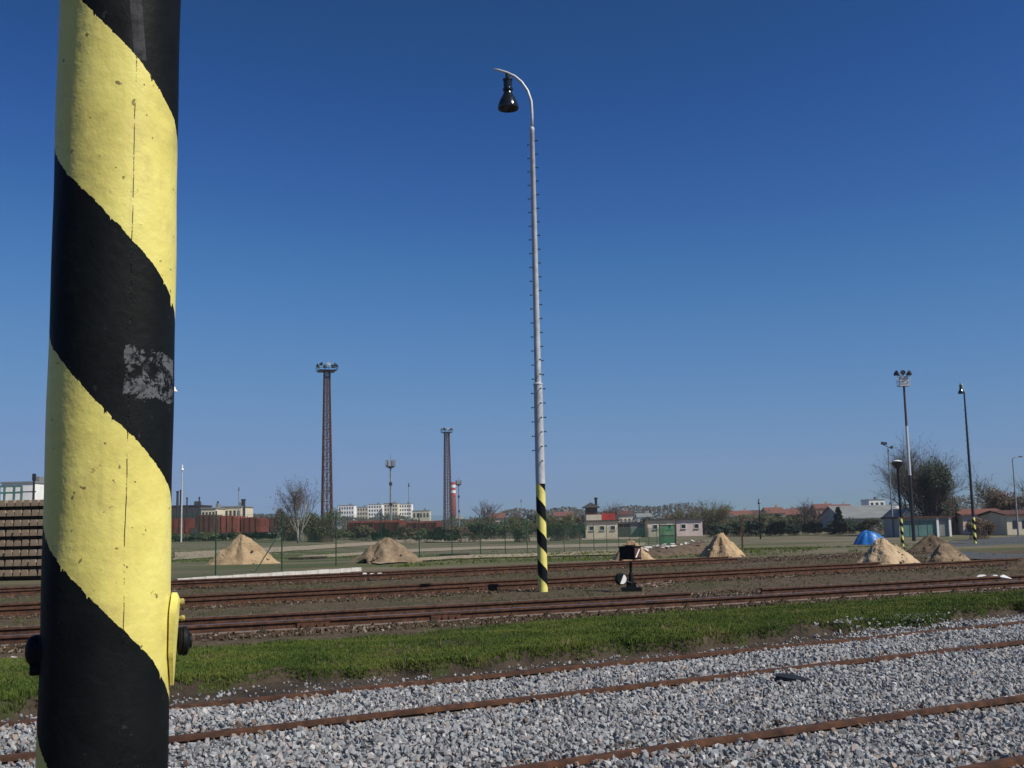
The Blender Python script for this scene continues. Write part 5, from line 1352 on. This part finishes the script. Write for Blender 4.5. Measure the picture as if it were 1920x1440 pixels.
# rows of look-alike shrubs
def shrub_row(px0, px1, step, Y, pyt, label, group, leafs, seed, jit=4, size=.19, n=1100):
    rnd = random.Random(seed); x = px0; pro = []
    k = 0
    while x < px1:
        yy = Y + rnd.uniform(-5, 5); pt = pyt + rnd.uniform(-jit, jit)
        if len(pro) < 4:
            o = bush('shrub', x, yy, pt, step * 1.7, label, seed + k, leafs[k % len(leafs)], 'twig', n, size, group=group, ntw=70); pro.append((o, P(x, pt, yy).z - o.location.z))
        else:
            s, h0 = pro[rnd.randrange(4)]; b = B(x, yy); f = (P(x, pt, yy).z - b.z) / h0; dup(s, b, rnd.uniform(0, 6.28), None, (f * rnd.uniform(.9, 1.15),) * 2 + (f,))
        x += step * rnd.uniform(.8, 1.2); k += 1
shrub_row(330, 530, 22, 158, 998, 'low dark green shrub in the thicket under the brown wagons', 'shrubs under the wagons', ['leaf_dark', 'leaf_olive'], 200)
shrub_row(620, 900, 24, 172, 988, 'low green shrub in the thicket across the far field edge', 'shrubs across the far field edge', ['leaf_dark', 'leaf_olive', 'leaf_dark', 'leaf_brown'], 300)
shrub_row(890, 1095, 24, 196, 978, 'loose olive shrub in the row leading up to the depot', 'shrubs leading to the depot', ['leaf_olive', 'leaf_dark', 'leaf_olive', 'leaf_brown'], 400)
shrub_row(1335, 1600, 22, 172, 978, 'clipped dark evergreen in the hedge before the skyline houses', 'evergreens in the hedge', ['leaf_dark'], 500, 3, n=1400)
shrub_row(1340, 1580, 30, 230, 964, 'brownish garden shrub between hedge and skyline houses', 'garden shrubs', ['leaf_brown', 'leaf_olive'], 600, 6)
shrub_row(900, 1100, 30, 262, 966, 'taller brown shrub in the background row behind the depot shrubs', 'background shrubs behind the depot', ['leaf_brown', 'leaf_olive', 'leaf_dark'], 700, 7, size=.26)
shrub_row(1200, 1330, 26, 270, 968, 'dark shrub showing over the depot roof', 'shrubs over the depot roof', ['leaf_brown', 'leaf_dark'], 800, 5, size=.26)
shrub_row(1345, 1560, 26, 300, 962, 'dark garden tree among the skyline houses', 'garden trees among the houses', ['leaf_brown', 'leaf_dark', 'leaf_olive'], 900, 7, size=.28)
def treeline():
    rnd = random.Random(8); mb = MB()
    for _ in range(46000):
        x = rnd.uniform(-420, 420); y = rnd.uniform(560, 600); top = 7.0 + 2.2 * math.sin(x * .031) + 1.5 * math.sin(x * .083 + 1) + 1.0 * math.sin(x * .21 + 2); z = -1.2 + (top + 1.2) * rnd.random() ** .8; s = rnd.uniform(.4, .9)
        a = Vector((rnd.gauss(0, 1), rnd.gauss(0, 1), rnd.gauss(0, 1))).normalized() * s; b = a.orthogonal().normalized() * s * .7; c = Vector((x, y, z)); mb.add([c - a, c + b, c + a, c - b], [(0, 1, 2, 3)])
    o = mb.build('distant_treeline', M['treeline']); o['kind'] = 'stuff'; tag(o, 'distant brownish wood along the skyline', 'trees')
treeline()

# ------------------------------------------------------------------ air
def haze():
    top = 45.0
    o = MB().box((0, 380, (top - 2.6) / 2), (1500, 1000, top + 2.6)).build('haze', None); o['kind'] = 'stuff'; tag(o, 'thin pale spring haze over the yard', 'haze')
    m = bpy.data.materials.new('haze_air'); m.use_nodes = True; nt = m.node_tree; nt.nodes.clear()
    ou = nt.nodes.new('ShaderNodeOutputMaterial'); pv = nt.nodes.new('ShaderNodeVolumePrincipled'); pv.inputs['Color'].default_value = (.80, .88, 1, 1); pv.inputs['Density'].default_value = .0002; pv.inputs['Anisotropy'].default_value = 0.0
    nt.links.new(pv.outputs[0], ou.inputs['Volume']); o.data.materials.append(m)
haze()
